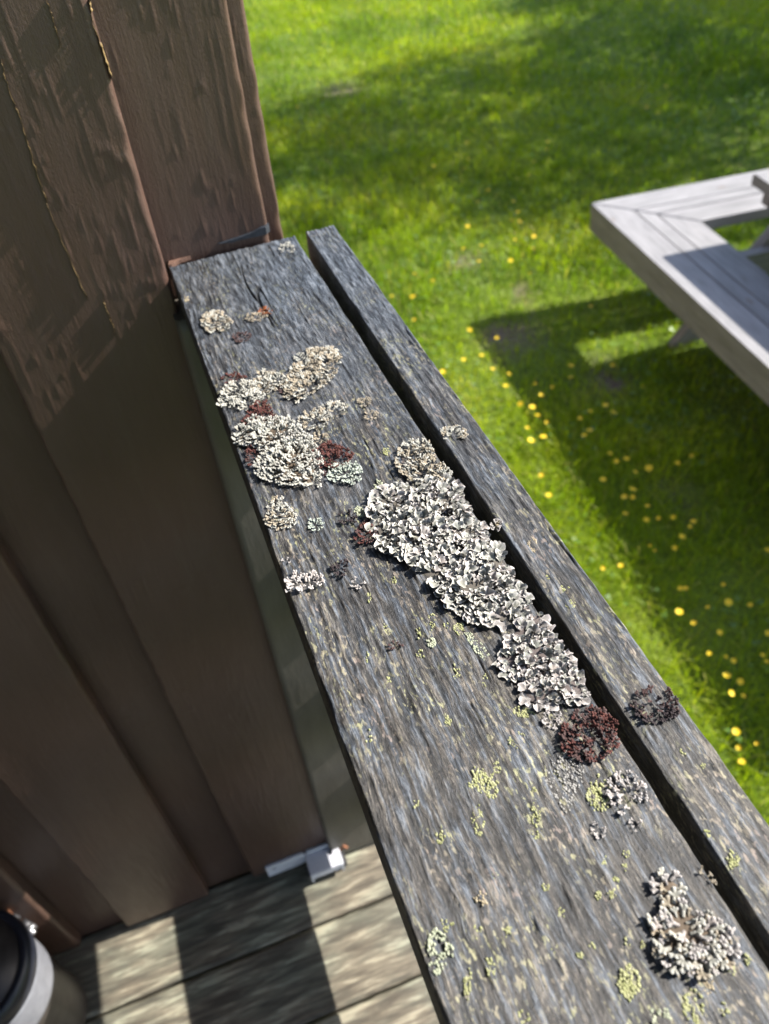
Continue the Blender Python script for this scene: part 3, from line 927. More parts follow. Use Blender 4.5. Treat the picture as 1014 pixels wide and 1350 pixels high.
# ------------------------------------------------------------------ latch bracket at the foot of the wall
br = empty('latch_bracket', (0, 0.5385, DECK_Z))
tag(br, 'chipped white metal latch bracket with a rusty screw at the foot of the wall', 'bracket')
def plate_hole(mb, x0, x1, z0, z1, y0, y1, hx, hz, hr, n=24):
    out, inn = [], []
    for k in range(n):
        a = 2 * math.pi * k / n
        ca, sa = math.cos(a), math.sin(a)
        t = min((x1 - hx) / ca if ca > 1e-6 else ((x0 - hx) / ca if ca < -1e-6 else 1e9),
                (z1 - hz) / sa if sa > 1e-6 else ((z0 - hz) / sa if sa < -1e-6 else 1e9))
        px_, pz_ = hx + ca * t, hz + sa * t
        out.append((px_, pz_)); inn.append((hx + ca * hr, hz + sa * hr))
    V = [(p[0], y0, p[1]) for p in out] + [(p[0], y1, p[1]) for p in out] + [(p[0], y0, p[1]) for p in inn] + [(p[0], y1, p[1]) for p in inn]
    Fc = []
    for i in range(n):
        j = (i + 1) % n
        Fc += [(i, j, n + j, n + i), (n + i, n + j, 3 * n + j, 3 * n + i), (3 * n + i, 3 * n + j, 2 * n + j, 2 * n + i), (2 * n + i, 2 * n + j, j, i)]
    mb.add(V, Fc)
mb = MB(); plate_hole(mb, -0.086, -0.0225, 0.013, 0.046, -0.0035, 0.0, -0.074, 0.034, 0.0032)
mb.box((-0.0223, -0.0035, 0.013), (0.014, 0.0, 0.046))
bplate = link('plate', mb.mesh('plate'), M_WHITEP, br)
mb = MB(); mb.box((-0.078, -0.0012, 0.030), (-0.070, -0.0004, 0.038))
link('screw_hole', mb.mesh('screw_hole'), M_DARKMETAL, bplate)
mb = MB()
mb.box((-0.026, -0.036, 0.034), (0.026, -0.0036, 0.0375), bev=0.0012)
mb.box((-0.026, -0.036, 0.012), (-0.0225, -0.0036, 0.0338))
mb.box((0.0225, -0.036, 0.012), (0.026, -0.0036, 0.0338))
mb.box((-0.0223, -0.0358, 0.022), (0.0223, -0.0330, 0.0338))
bhous = link('housing', mb.mesh('housing'), M_WHITEP, br)
mb = MB(); mb.box((-0.030, -0.030, 0.006), (0.032, -0.010, 0.0205), bev=0.002)
link('bolt_tongue', mb.mesh('bolt_tongue'), M_DARKMETAL, br)
mb = MB(); mb.tube([(0.012, -0.016, 0.037), (0.020, -0.006, 0.047)], 0.0021, 8)
link('pin', mb.mesh('pin', True), M_DARKMETAL, bhous)
mb = MB()
mb.tube([(0.026, -0.010, 0.030), (0.034, -0.008, 0.034)], 0.0042, 10)
mb.tube([(0.034, -0.008, 0.034), (0.0372, -0.0075, 0.0355)], 0.0080, 14)
link('screw', mb.mesh('screw', True), M_RUST, bhous)

# ------------------------------------------------------------------ lidded can in the corner
CC = (-0.4405, 0.4665)
can = empty('metal_can', (CC[0], CC[1], DECK_Z))
tag(can, 'black lidded metal can with a pale clamp ring, on the deck against the wall', 'can')
mb = MB(); mb.lathe([(0.0, 0.0015), (0.066, 0.0015), (0.0695, 0.004), (0.0705, 0.009), (0.0690, 0.014), (0.0685, 0.11), (0.0690, 0.135), (0.0690, 0.235), (0.0, 0.235)])
link('body', mb.mesh('body', True), M_BLACK, can)
mb = MB(); mb.lathe([(0.0692, 0.138), (0.0712, 0.140), (0.0718, 0.146), (0.0718, 0.192), (0.0712, 0.198), (0.0692, 0.200)])
cring = link('clamp_ring', mb.mesh('clamp_ring', True), M_ZINC, can)
mb = MB(); mb.lathe([(0.0692, 0.202), (0.0745, 0.204), (0.0765, 0.210), (0.0765, 0.228), (0.0735, 0.236), (0.0680, 0.238), (0.0640, 0.232), (0.030, 0.236), (0.0, 0.237)])
link('lid', mb.mesh('lid', True), M_LIDBLUE, can)
mb = MB()
ca = R(48)
def cp(r, a, z): return (r * math.cos(a), r * math.sin(a), z)
for da in (-0.14, 0.14):
    mb.tube([cp(0.0712, ca + da, 0.190), cp(0.082, ca + da, 0.192)], 0.0075, 12)
link('clamp_lug', mb.mesh('clamp_lug', True), M_DARKMETAL, cring)
mb = MB(); mb.tube([cp(0.0775, ca - 0.36, 0.192), cp(0.0775, ca + 0.36, 0.192)], 0.0028, 10)
mb.tube([cp(0.0775, ca - 0.29, 0.192), cp(0.0775, ca - 0.22, 0.192)], 0.0066, 6)
link('clamp_bolt', mb.mesh('clamp_bolt', True), M_BOLT, cring)
mb = MB(); mb.tube([cp(0.0775, ca + 0.20, 0.192), cp(0.0775, ca + 0.27, 0.192)], 0.0058, 12)
for sg in (-1, 1):
    mb.tube([cp(0.0775 + sg * 0.004, ca + 0.24, 0.192 + 0.004 * sg), cp(0.0775 + sg * 0.009, ca + 0.28, 0.192 + 0.010 * sg)], [0.003, 0.0045], 8)
link('wing_nut', mb.mesh('wing_nut', True), M_RUST, cring)

# ------------------------------------------------------------------ tree beyond the frame that shades the far lawn
def tree(tcx, tcy, sx, sy, label, seed):
    rg = random.Random(seed)
    nr = np.random.default_rng(seed)
    t = empty('garden_tree', (tcx, tcy, LAWN_Z))
    tag(t, label, 'tree')
    mb = MB()
    mb.tube([(0, 0, -0.1), (0.03, 0.02, 0.7), (-0.02, 0.05, 1.4), (0.05, 0, 2.2), (0, 0, 3.1)], [0.17, 0.13, 0.11, 0.08, 0.03], 12)
    for k in range(14):
        a = rg.uniform(0, 6.28); z0 = rg.uniform(1.3, 2.6); L = rg.uniform(0.7, 1.5)
        mb.tube([(0, 0, z0), (math.cos(a) * L * .5, math.sin(a) * L * .5, z0 + L * .35), (math.cos(a) * L, math.sin(a) * L, z0 + L * .55)], [0.05, 0.03, 0.01], 7)
    link('trunk', mb.mesh('trunk', True), M_BARK, t)
    # leaf clumps through an uneven crown
    cl = []
    for k in range(250):
        while True:
            p = nr.uniform(-1, 1, 3)
            if np.linalg.norm(p) < 1: break
        cl.append(np.array([p[0] * sx, p[1] * sy, 2.6 + p[2] * 1.25]))
    # a long lower limb towards the cabin
    per = 70
    cl = np.array(cl)
    c = np.repeat(cl, per, 0) + nr.normal(0, 0.14, (len(cl) * per, 3))
    n = len(c)
    d = nr.normal(0, 1, (n, 3)); d /= np.linalg.norm(d, axis=1)[:, None]
    u = np.cross(d, nr.normal(0, 1, (n, 3))); u /= np.linalg.norm(u, axis=1)[:, None]
    L = nr.uniform(0.05, 0.09, n)[:, None]
    V = np.stack([c, c + d * L * .5 + u * L * .32, c + d * L, c + d * L * .5 - u * L * .32], 1).reshape(-1, 3)
    b = np.arange(n) * 4
    link('crown', mesh_from('crown', V, np.stack([b, b + 1, b + 2, b + 3], -1).astype(np.int32)), M_LEAF, t)
tree(6.15, 4.22, 1.85, 1.75, 'broad leafy garden tree that shades the lawn by the picnic table', 4)
tree(8.7, 5.9, 1.5, 1.6, 'smaller leafy garden tree beyond the broad one', 9)

# ------------------------------------------------------------------ buttercups
FLOW = []
FLOW += [(560 + a * .4477, 380 + b * .4477) for a, b in [(133,130),(214,157),(168,208),(115,220),(200,249),(247,262),(54,255),(238,297),(430,238),(429,271),(343,322),(282,347),(317,355),(332,378),(360,398),(302,415),(350,439),(313,450),(375,300),(326,290),(642,291),(552,232),(488,57),(487,366),(457,386),(486,421),(470,436),(532,347),(557,368),(343,551),(365,609),(525,564),(545,489),(564,512),(594,504),(660,530),(620,542),(786,493),(744,515),(613,592),(588,615),(613,616),(656,642),(591,665),(652,684),(688,680),(731,677),(791,690),(780,706),(757,735),(735,768),(662,762),(678,777),(525,825),(577,819),(768,887),(752,887),(878,877),(893,928),(833,943),(749,955),(792,988),(868,1016),(957,937),(838,1077),(886,1087),(909,1098),(891,1140),(930,1157),(995,1081),(1008,1100),(1010,1018),(1010,775)]]
FLOW += [(507 + a * .5, b * .5) for a, b in [(547,37),(305,105),(187,133),(400,178),(518,163),(655,266),(693,277),(721,294),(742,222),(844,228),(233,350),(218,380),(221,420),(210,442),(130,437),(190,410),(274,497),(247,528),(340,527),(350,470),(381,460),(394,428),(428,398),(430,378),(352,555),(336,577),(357,580),(219,594),(394,620),(393,653),(345,630),(256,645),(209,653),(250,686),(333,684),(335,751),(385,718),(80,723),(128,742),(75,787),(80,849),(225,879),(543,810),(20,785),(168,70)]]
FLOW += [(480 + a * .5266, 900 + b * .5266) for a, b in [(950,32),(933,120),(940,160),(920,25),(948,195),(985,150)]]
FLOW += [(385, 50), (428, 55), (392, 138), (463, 138), (460, 262)]
def flower_mesh(seed, R0, open_):
    rg = random.Random(seed)
    mb = MB()
    H = 0.066
    mb.tube([(0.006, 0.004, -0.06), (0.002, 0.0, -0.03), (0, 0, 0)], 0.0009, 5, 2)
    for k in range(5):
        a = k * 2 * math.pi / 5 + rg.uniform(-.1, .1)
        ca, sa = math.cos(a), math.sin(a)
        V = []
        for (r, w, z) in ((0.08, 0.12, 0.0), (0.5, 0.42, 0.10 * open_), (0.85, 0.50, 0.28 * open_), (1.02, 0.26, 0.42 * open_)):
            for sg in (-1, 0, 1):
                x_, y_ = r * R0, sg * w * R0
                V.append((x_ * ca - y_ * sa, x_ * sa + y_ * ca, (z + 0.10 * abs(sg)) * R0))
        Fc = [(i * 3 + j, i * 3 + j + 1, i * 3 + j + 4, i * 3 + j + 3) for i in range(3) for j in range(2)]
        mb.add(V, Fc, 0)
    mb.lathe([(0.0, 0.22 * R0), (0.16 * R0, 0.20 * R0), (0.24 * R0, 0.08 * R0), (0.10 * R0, -0.02 * R0)], (0, 0, 0), 8, 1)
    me = mb.mesh('buttercup', True)
    for mt in (M_PETAL, M_CENTRE, M_STEM): me.materials.append(mt)
    return me
FM = [flower_mesh(s_, r_, o_) for s_, r_, o_ in ((1, 0.0082, 0.35), (2, 0.0095, 0.2), (3, 0.0070, 0.9), (4, 0.0088, 0.5))]
rg = random.Random(12)
for (px, py) in FLOW:
    P = on_z(px, py, LAWN_Z + 0.055)
    P[2] = LAWN_Z + float(lawn_h(np.array(P[0]), np.array(P[1]))) + 0.055
    o = link('buttercup', rg.choice(FM), None, None, P, (rg.uniform(-.3, .3), rg.uniform(-.1, .45), rg.uniform(0, 6.28)))
    sc_ = rg.uniform(0.72, 1.25) * (1.0 if P[1] > 1.4 else 0.85)
    o.scale = (sc_, sc_, 1.0)
    if P[1] > 3.15:
        lb = 'small yellow buttercup in the far tree-shaded lawn'
    elif px > 640 and py > 395 and (px - 640) > (py - 418) * 0.56:
        lb = 'yellow buttercup in the shadow cast by the picnic table'
    else:
        lb = 'yellow buttercup in the sunlit grass strip beside the railing'
    tag(o, lb, 'flower', lb.replace('small yellow buttercup', 'buttercups').replace('yellow buttercup', 'buttercups'))

# ------------------------------------------------------------------ lichens
def lobe_verts(kind, rg):
    """one thin lobe growing along +x from the origin, unit length; returns V, F, rim"""
    if kind == 'broad':
        ns, nt_ = 6, 11
        w0 = rg.uniform(0.75, 1.15)
        ph = rg.uniform(0, 6.28, 4)
        cr = rg.uniform(0.10, 0.30); cu = rg.uniform(0.25, 0.75); tipc = rg.uniform(0.0, 0.6); fr = rg.uniform(5, 9)
        V, rim = [], []
        for i in range(ns):
            s_ = i / (ns - 1)
            for j in range(nt_):
                t_ = -1 + 2 * j / (nt_ - 1)
                ang = t_ * w0 * (0.55 + 0.45 * s_)
                crn = 1 - cr * (0.5 + 0.5 * math.cos(t_ * fr + ph[0])) * s_ - 0.42 * t_ ** 4 * s_
                rad = s_ * crn
                x_ = rad * math.cos(ang); y_ = rad * math.sin(ang)
                ed = max(abs(t_) ** 3, s_ ** 4)
                z_ = (cu * 0.30 * abs(t_) ** 2.5 + tipc * 0.34 * s_ ** 3) * s_ + 0.13 * math.sin(fr * t_ + ph[1]) * s_ ** 2 + 0.05 * math.sin(13 * t_ + ph[2]) * s_
                V.append((x_, y_, z_))
                rim.append(min(1.0, 1.1 * max(abs(t_) ** 5 * (0.3 + 0.7 * s_), s_ ** 6)))
        Fc = [(i * nt_ + j, (i + 1) * nt_ + j, (i + 1) * nt_ + j + 1, i * nt_ + j + 1) for i in range(ns - 1) for j in range(nt_ - 1)]
        return np.array(V), np.array(Fc), np.array(rim)
    # forked: stem that splits in two or three swollen, upturned fingers
    V, Fc, rim = [], [], []
    k = rg.integers(2, 4)
    def strip(p0, a0, a1, L, w0, w1, z0, lift):
        n = 4
        b0 = len(V)
        x_, y_ = p0
        for i in range(n + 1):
            s_ = i / n
            a = a0 + (a1 - a0) * s_
            if i: x_ += math.cos(a) * L / n; y_ += math.sin(a) * L / n
            w = (w0 + (w1 - w0) * s_) * (1.0 if i < n else 0.55)
            z_ = z0 + lift * s_ ** 1.6
            nx, ny = -math.sin(a), math.cos(a)
            for (o_, dz) in ((-1, -0.5 * w), (-0.45, 0.35 * w), (0.45, 0.35 * w), (1, -0.5 * w)):
                V.append((x_ + nx * w * o_, y_ + ny * w * o_, z_ + dz))
                rim.append(s_ ** 3 * 0.9)
        for i in range(n):
            for j in range(3):
                a = b0 + i * 4 + j
                Fc.append((a, a + 4, a + 5, a + 1))
        Fc.append((b0 + n * 4, b0 + n * 4 + 3, b0 + n * 4 + 2, b0 + n * 4 + 1))
        return x_, y_
    e = strip((0, 0), 0, rg.uniform(-.2, .2), 0.5, 0.13, 0.16, 0.05, 0.06)
    for j in range(k):
        a = (j - (k - 1) / 2) * rg.uniform(0.7, 1.1)
        strip((e[0] - 0.06, e[1]), a * 0.6, a * 1.3, rg.uniform(0.38, 0.6), 0.13, rg.uniform(0.13, 0.22), 0.10, rg.uniform(0.0, 0.28))
    return np.array(V), np.array(Fc), np.array(rim)

NPR = np.random.default_rng(21)
LOBES = {k: [lobe_verts(k, NPR) for _ in range(14)] for k in ('broad', 'fork')}

def inpoly(P, poly):
    x, y = P[:, 0], P[:, 1]
    r = np.zeros(len(P), bool)
    j = len(poly) - 1
    for i in range(len(poly)):
        xi, yi = poly[i]; xj, yj = poly[j]
        r ^= ((yi > y) != (yj > y)) & (x < (xj - xi) * (y - yi) / (yj - yi + 1e-12) + xi)
        j = i
    return r

def edge_dist(P, poly):
    d = np.full(len(P), 1e9); nrm = np.zeros((len(P), 2))
    for i in range(len(poly)):
        a = poly[i - 1]; b_ = poly[i]
        ab = b_ - a
        t = np.clip(((P - a) @ ab) / (ab @ ab + 1e-15), 0, 1)
        cpt = a + t[:, None] * ab
        dd = np.linalg.norm(P - cpt, axis=1)
        m_ = dd < d
        d[m_] = dd[m_]; nrm[m_] = (cpt - P)[m_] / (dd[m_, None] + 1e-9)
    return d, nrm

def poly_world(pix):
    return np.array([on_z(px, py, 0.001)[:2] for px, py in pix])

def ell(px, py, rx, ry, n=14, seed=0, jag=0.28):
    r_ = random.Random(seed + int(px * 7 + py))
    return [(px + rx * math.cos(2 * math.pi * k / n) * (1 + r_.uniform(-jag, jag)), py + ry * math.sin(2 * math.pi * k / n) * (1 + r_.uniform(-jag, jag))) for k in range(n)]

def sample_poly(poly, sp, rg, inset=0.0):
    lo, hi = poly.min(0), poly.max(0)
    area = np.prod(hi - lo)
    cand = rg.uniform(lo, hi, (int(area / sp ** 2 * 30) + 60, 2))
    cand = cand[inpoly(cand, poly)]
    # nothing grows over the gap or beyond the board edges
    s0 = SL0 + 0.0035 * cand[:, 1] / 0.56
    on = ((cand[:, 0] > CAP0 + 0.0008) & (cand[:, 0] < CAP1 - 0.0006)) | ((cand[:, 0] > s0 + 0.0010) & (cand[:, 0] < s0 + 0.0212))
    cand = cand[on] if on.sum() >= 3 else cand
    if inset > 0 and len(cand):
        d, _ = edge_dist(cand, poly)
        cc = cand[d > inset]
        cand = cc if len(cc) >= 3 else cand
    pts = []
    cell = {}
    for p in cand:
        k = (int(p[0] / sp), int(p[1] / sp))
        ok = True
        for dx in (-1, 0, 1):
            for dy in (-1, 0, 1):
                for q_ in cell.get((k[0] + dx, k[1] + dy), ()):
                    if (p[0] - q_[0]) ** 2 + (p[1] - q_[1]) ** 2 < sp * sp:
                        ok = False
        if ok:
            cell.setdefault(k, []).append(p); pts.append(p)
    return np.array(pts).reshape(-1, 2)

def rot3(yaw, pitch, roll):
    cy, sy, cp_, sp_, cr, sr = math.cos(yaw), math.sin(yaw), math.cos(pitch), math.sin(pitch), math.cos(roll), math.sin(roll)
    Rz = np.array([[cy, -sy, 0], [sy, cy, 0], [0, 0, 1]])
    Ry = np.array([[cp_, 0, -sp_], [0, 1, 0], [sp_, 0, cp_]])     # lifts +x
    Rx = np.array([[1, 0, 0], [0, cr, -sr], [0, sr, cr]])
    return Rz @ Ry @ Rx

LCOUNT = [0]
def lichen(name, pix, label, cat, mats, kind='fork', size=0.0026, sp=0.0015, dome=0.003, wild=0.6, seed=0, group=None, individual=False, ncen=1):
    """one lichen thallus: lobes spread through an outline on the board top"""
    rg = np.random.default_rng(1000 + seed)
    if not isinstance(mats, (list, tuple)): mats = [mats]
    if kind == 'fork':
        size *= 0.78; sp *= (0.80 if individual else 0.76); dome *= 0.55
    poly = poly_world(pix)
    c0 = poly.mean(0)
    pts = sample_poly(poly, sp, rg, size * (0.25 if kind == 'fork' else 0.6))
    if kind == 'fork' and not individual:
        hole = vnoise(pts[:, 0] * 260 + seed, pts[:, 1] * 260, seed) * 0.6 + vnoise(pts[:, 0] * 620, pts[:, 1] * 620, seed + 3) * 0.4
        kp = hole > -0.30
        if kp.sum() > 6: pts = pts[kp]
    d, nrm = edge_dist(pts, poly)
    cen = sample_poly(poly, math.sqrt(np.prod(poly.max(0) - poly.min(0)) / max(ncen, 1)) * 0.8, rg) if ncen > 1 else np.array([c0])
    mx = max(d.max(), 1e-5)
    root = None
    Vs, Fs, Rs, Ts, off = [], [], [], [], 0
    var = LOBES[kind]
    recs = []
    for i, p in enumerate(pts):
        near = cen[np.argmin(((cen - p) ** 2).sum(1))]
        rad = p - near
        inner = min(1.0, d[i] / (size * 2.2))
        dirv = (1 - inner) * nrm[i] + 0.55 * rad / (np.linalg.norm(rad) + 1e-6)
        yaw = math.atan2(dirv[1], dirv[0]) + rg.normal(0, 0.25 + wild * inner)
        pitch = rg.uniform(0.02, 0.22) + inner * rg.uniform(0.0, 1.0) * wild
        roll = rg.normal(0, 0.12 + 0.5 * wild * inner)
        z_ = 0.0003 + dome * min(1.0, (d[i] / (size * 2.5))) ** 0.7 * (0.55 + 0.45 * rg.random())
        sc_ = size * (rg.uniform(0.75, 1.3) if kind == 'fork' else 0.6 + 1.0 * rg.random() ** 1.6) * (1.0 if kind == 'fork' else (1.12 - 0.25 * inner))
        recs.append((p, z_, yaw, pitch, roll, sc_))
    if individual:
        root = empty(name, (c0[0], c0[1], 0))
        vm = []
        for k, (V, Fc, rim) in enumerate(var):
            me = mesh_from('lobe', V, Fc.astype(np.int32), True, {'rim': ('FLOAT', rim), 'tone': ('FLOAT', np.zeros(len(V)))})
            me.materials.append(mats[k % len(mats)])
            vm.append(me)
        order = sorted(range(len(recs)), key=lambda q_: d[q_] - 0.0012 * recs[q_][1] / 0.001)
        recs = [recs[q_] for q_ in order]
        for i in range(min(295, len(recs))):
            p, z_, yaw, pitch, roll, sc_ = recs[i]
            o = link('lobe', vm[int(rg.integers(len(vm)))], None, root)
            mm = Matrix(rot3(yaw, pitch, roll).tolist()).to_4x4()
            o.matrix_local = Matrix.Translation((p[0] - c0[0], p[1] - c0[1], z_)) @ mm @ Matrix.Diagonal((sc_, sc_, sc_, 1))
        recs = recs[295:]
        # the matted base that holds the lobes together
        Bv, Bf = dome_mesh(poly, c0, dome * 0.4, rg)
        link('thallus_base', mesh_from('thallus_base', Bv, Bf, True, {'rim': ('FLOAT', np.zeros(len(Bv))), 'tone': ('FLOAT', np.zeros(len(Bv)))}), mats[0] if kind == 'broad' else L_TAN, root)
    for (p, z_, yaw, pitch, roll, sc_) in recs:
        V, Fc, rim = var[int(rg.integers(len(var)))]
        W = (V * sc_) @ rot3(yaw, pitch, roll).T + np.array([p[0] - c0[0], p[1] - c0[1], z_])
        Vs.append(W); Fs.append(Fc + off); Rs.append(rim); Ts.append(np.full(len(V), rg.random())); off += len(V)
    if Vs:
        fm = np.concatenate(Fs).astype(np.int32)
        me = mesh_from(name, np.concatenate(Vs), fm, True, {'rim': ('FLOAT', np.concatenate(Rs)), 'tone': ('FLOAT', np.concatenate(Ts))})
        for mt in mats: me.materials.append(mt)
        if len(mats) > 1:
            mi = np.concatenate([np.full(len(f_), int(rg.integers(len(mats)))) for f_ in Fs])
            me.polygons.foreach_set('material_index', mi.astype(np.int32))
        if root is None:
            root = link(name, me, None, None, (c0[0], c0[1], 0))
        else:
            tag(link('small_lobes', me, None, root), None, None, None, 'stuff')
    tag(root, label, cat, group)
    return root

def dome_mesh(poly, c0, hgt, rg):
    """low uneven cushion under a lichen, inset from its outline"""
    n = len(poly)
    V, Fc = [], []
    rings = [(0.90, 0.0), (0.84, 0.5), (0.6, 0.8), (0.3, 1.0)]
    for (f_, hz) in rings:
        for p in poly:
            q_ = c0 + (p - c0) * f_
            V.append((q_[0] - c0[0], q_[1] - c0[1], 0.0002 + hgt * hz * rg.uniform(0.7, 1.1)))
    for k in range(len(rings) - 1):
        for i in range(n):
            j = (i + 1) % n
            Fc.append((k * n + i, k * n + j, (k + 1) * n + j, (k + 1) * n + i))
    V.append((0, 0, hgt)); t = len(V) - 1
    b0 = (len(rings) - 1) * n
    Fc += [(b0 + i, b0 + (i + 1) % n, t) for i in range(n)]
    return V, Fc

def c3(pts): return [(220 + a * .3353, 380 + b * .3353) for a, b in pts]
def c4(pts): return [(460 + a * .355, 540 + b * .355) for a, b in pts]
def c6(pts): return [(480 + a * .5266, 900 + b * .5266) for a, b in pts]
def e3(x, y, rx, ry, **k): return ell(220 + x * .3353, 380 + y * .3353, rx * .3353, ry * .3353, **k)
def e4(x, y, rx, ry, **k): return ell(460 + x * .355, 540 + y * .355, rx * .355, ry * .355, **k)
def e6(x, y, rx, ry, **k): return ell(480 + x * .5266, 900 + y * .5266, rx * .5266, ry * .5266, **k)

LN = 'leafy_lichen'
# the big colony along the gap
lichen(LN, c4([(100,295),(180,285),(225,262),(300,262),(370,262),(420,300),(432,330),(470,390),(510,440),(530,490),(580,540),(620,620),(672,690),(700,735),(640,770),(600,815),(540,800),(470,800),(400,770),(330,700),(300,640),(230,590),(225,550),(150,545),(90,500),(85,450),(65,390),(95,330)]),
       'largest ruffled grey lichen colony, spreading along the gap in the rail', 'lichen', [L_GREY, L_GREY, L_GREY, L_PINK], 'broad', 0.0040, 0.00165, 0.0015, 0.42, 1, None, True, 9)
lichen(LN, c4([(600,815),(645,775),(705,735),(760,820),(800,890),(850,960),(905,1055),(880,1095),(790,1100),(700,1105),(630,1075),(650,1020),(580,990),(540,940),(560,890),(600,850)]),
       'pinkish white ruffled lichen lobe mass touching the dark maroon tuft below it', 'lichen', [L_PINK, L_GREY], 'broad', 0.0034, 0.00145, 0.0014, 0.44, 2, None, True, 6)
lichen(LN, c4([(215,120),(285,112),(320,180),(370,230),(400,262),(300,266),(225,262),(205,245),(175,190),(190,150)]),
       'buff small-lobed lichen at the wall end of the largest grey colony', 'lichen', [L_TAN, L_WHITE], 'fork', 0.0036, 0.0016, 0.003, 0.6, 3, None, False, 3)
# cushion near the inner edge
lichen(LN, c3([(262,560),(300,540),(340,515),(400,515),(470,510),(530,570),(580,620),(595,690),(605,740),(590,778),(540,770),(450,770),(380,745),(360,700),(380,650),(330,610),(275,600)]),
       'thick white cushion lichen between two maroon patches', 'lichen', [L_WHITE, L_WHITE, L_GREY], 'fork', 0.0050, 0.0020, 0.0045, 0.65, 4, None, True, 4)
lichen(LN, c3([(210,460),(215,420),(250,370),(330,370),(350,410),(380,420),(340,470),(300,480),(280,440),(240,475)]), 'white lichen with spreading fingers at the inner board edge, left of a crescent', 'lichen', L_WHITE, 'fork', 0.0040, 0.0017, 0.0025, 0.5, 5, None, False, 2)
lichen(LN, c3([(340,395),(360,325),(420,335),(475,345),(480,380),(430,390),(385,420)]), 'small buff lichen rosette in the middle of the crescent', 'lichen', [L_TAN, L_WHITE], 'fork', 0.0036, 0.0016, 0.0022, 0.5, 6, None, False, 2)
lichen(LN, c3([(480,375),(490,310),(560,285),(560,230),(600,240),(660,240),(680,280),(660,340),(600,390),(550,420),(500,445),(465,420)]), 'broad tan and white lichen crescent', 'lichen', [L_TAN, L_WHITE, L_TAN], 'fork', 0.0040, 0.0016, 0.0028, 0.5, 7, None, False, 4)
lichen(LN, e3(520, 268, 17, 16), 'tiny white lichen tuft beside the tan crescent', 'lichen', L_WHITE, 'fork', 0.0026, 0.0013, 0.001, 0.4, 8)
lichen(LN, e3(193, 131, 54, 34, n=18), 'round cream lichen rosette on the blue-grey wall end of the rail', 'lichen', [L_WHITE, L_TAN], 'fork', 0.0040, 0.0017, 0.0014, 0.35, 9)
lichen(LN, e3(350, 113, 40, 15), 'flat beige lichen ring beside a rust coloured flake', 'lichen', L_TAN, 'fork', 0.0030, 0.0016, 0.0008, 0.3, 10)
lichen(LN, e3(390, 88, 21, 15), 'rust orange lichen flake near the wall end of the rail', 'lichen', L_RUST, 'fork', 0.0030, 0.0014, 0.0018, 0.6, 11)
lichen(LN, e3(292, 191, 37, 16), 'thin brown lichen patch below the cream rosette', 'lichen', L_BROWN, 'fork', 0.0030, 0.0016, 0.0010, 0.4, 12)
lichen(LN, e3(258, 352, 42, 17), 'maroon lichen patch at the inner board edge above white fingers', 'lichen', L_MAROON, 'fork', 0.0030, 0.0015, 0.0014, 0.5, 13)
lichen(LN, c3([(440,385),(480,375),(470,405),(445,410)]), 'small maroon fragment under the tan crescent', 'lichen', L_BROWN, 'fork', 0.0026, 0.0014, 0.001, 0.5, 14)
lichen(LN, c3([(290,540),(330,480),(370,435),(410,490),(430,515),(390,520),(340,520)]), 'maroon lichen tuft above the thick white cushion', 'lichen', L_MAROON, 'fork', 0.0036, 0.0015, 0.0025, 0.7, 15)
lichen(LN, e3(340, 655, 24, 42), 'maroon lichen at the inner board edge beside the white cushion', 'lichen', [L_MAROON, L_BROWN], 'fork', 0.0032, 0.0015, 0.0018, 0.6, 16)
lichen(LN, c3([(585,640),(630,605),(690,640),(730,650),(700,690),(640,700),(620,730),(590,710)]), 'bright maroon lichen tuft touching a pale green rosette', 'lichen', L_MAROON, 'fork', 0.0038, 0.0015, 0.0028, 0.7, 17)
lichen(LN, e3(700, 727, 60, 36, n=18), 'pale green white rosette below the bright maroon tuft', 'lichen', L_PALEGREEN, 'fork', 0.0036, 0.0015, 0.0022, 0.4, 18)
lichen(LN, e3(580, 515, 54, 34), 'tan lichen rosette in the middle of the wide board', 'lichen', [L_TAN, L_WHITE], 'fork', 0.0036, 0.0016, 0.0016, 0.4, 19)
lichen(LN, e3(655, 478, 44, 30), 'buff lichen rosette joined to a tan one', 'lichen', [L_WHITE, L_TAN], 'fork', 0.0036, 0.0016, 0.0016, 0.4, 20)
lichen(LN, e3(600, 587, 33, 17), 'small faded lichen between tan rosette and maroon tuft', 'lichen', L_TAN, 'fork', 0.0028, 0.0015, 0.0008, 0.3, 21)
lichen(LN, e3(775, 448, 25, 15), 'small buff lichen, upper of two near the gap', 'lichen', L_TAN, 'fork', 0.0028, 0.0014, 0.0010, 0.4, 22)
lichen(LN, e3(800, 498, 19, 20), 'small buff lichen, lower of two near the gap', 'lichen', L_TAN, 'fork', 0.0026, 0.0014, 0.0008, 0.4, 23)
lichen(LN, c3([(385,920),(410,850),(425,828),(445,822),(460,860),(500,880),(495,935),(440,945)]), 'tan lichen at the inner board edge below the thick white cushion', 'lichen', [L_TAN, L_WHITE], 'fork', 0.0034, 0.0016, 0.0014, 0.4, 24)
lichen(LN, e3(588, 926, 25, 20), 'small pale green lichen dot on bare board', 'lichen', L_PALEGREEN, 'fork', 0.0025, 0.0013, 0.0008, 0.3, 25)
lichen(LN, e3(712, 900, 30, 23), 'small black lichen tuft left of the largest grey colony', 'lichen', L_BLACK, 'fork', 0.0030, 0.0014, 0.0020, 0.7, 26)
lichen(LN, e3(782, 962, 34, 34), 'brown lichen touching the largest grey colony', 'lichen', [L_BROWN, L_MAROON], 'fork', 0.0034, 0.0015, 0.0018, 0.6, 27)
lichen(LN, e3(682, 1100, 32, 27), 'round black lichen tuft alone on the wide board', 'lichen', L_BLACK, 'fork', 0.0030, 0.0014, 0.0024, 0.7, 28)
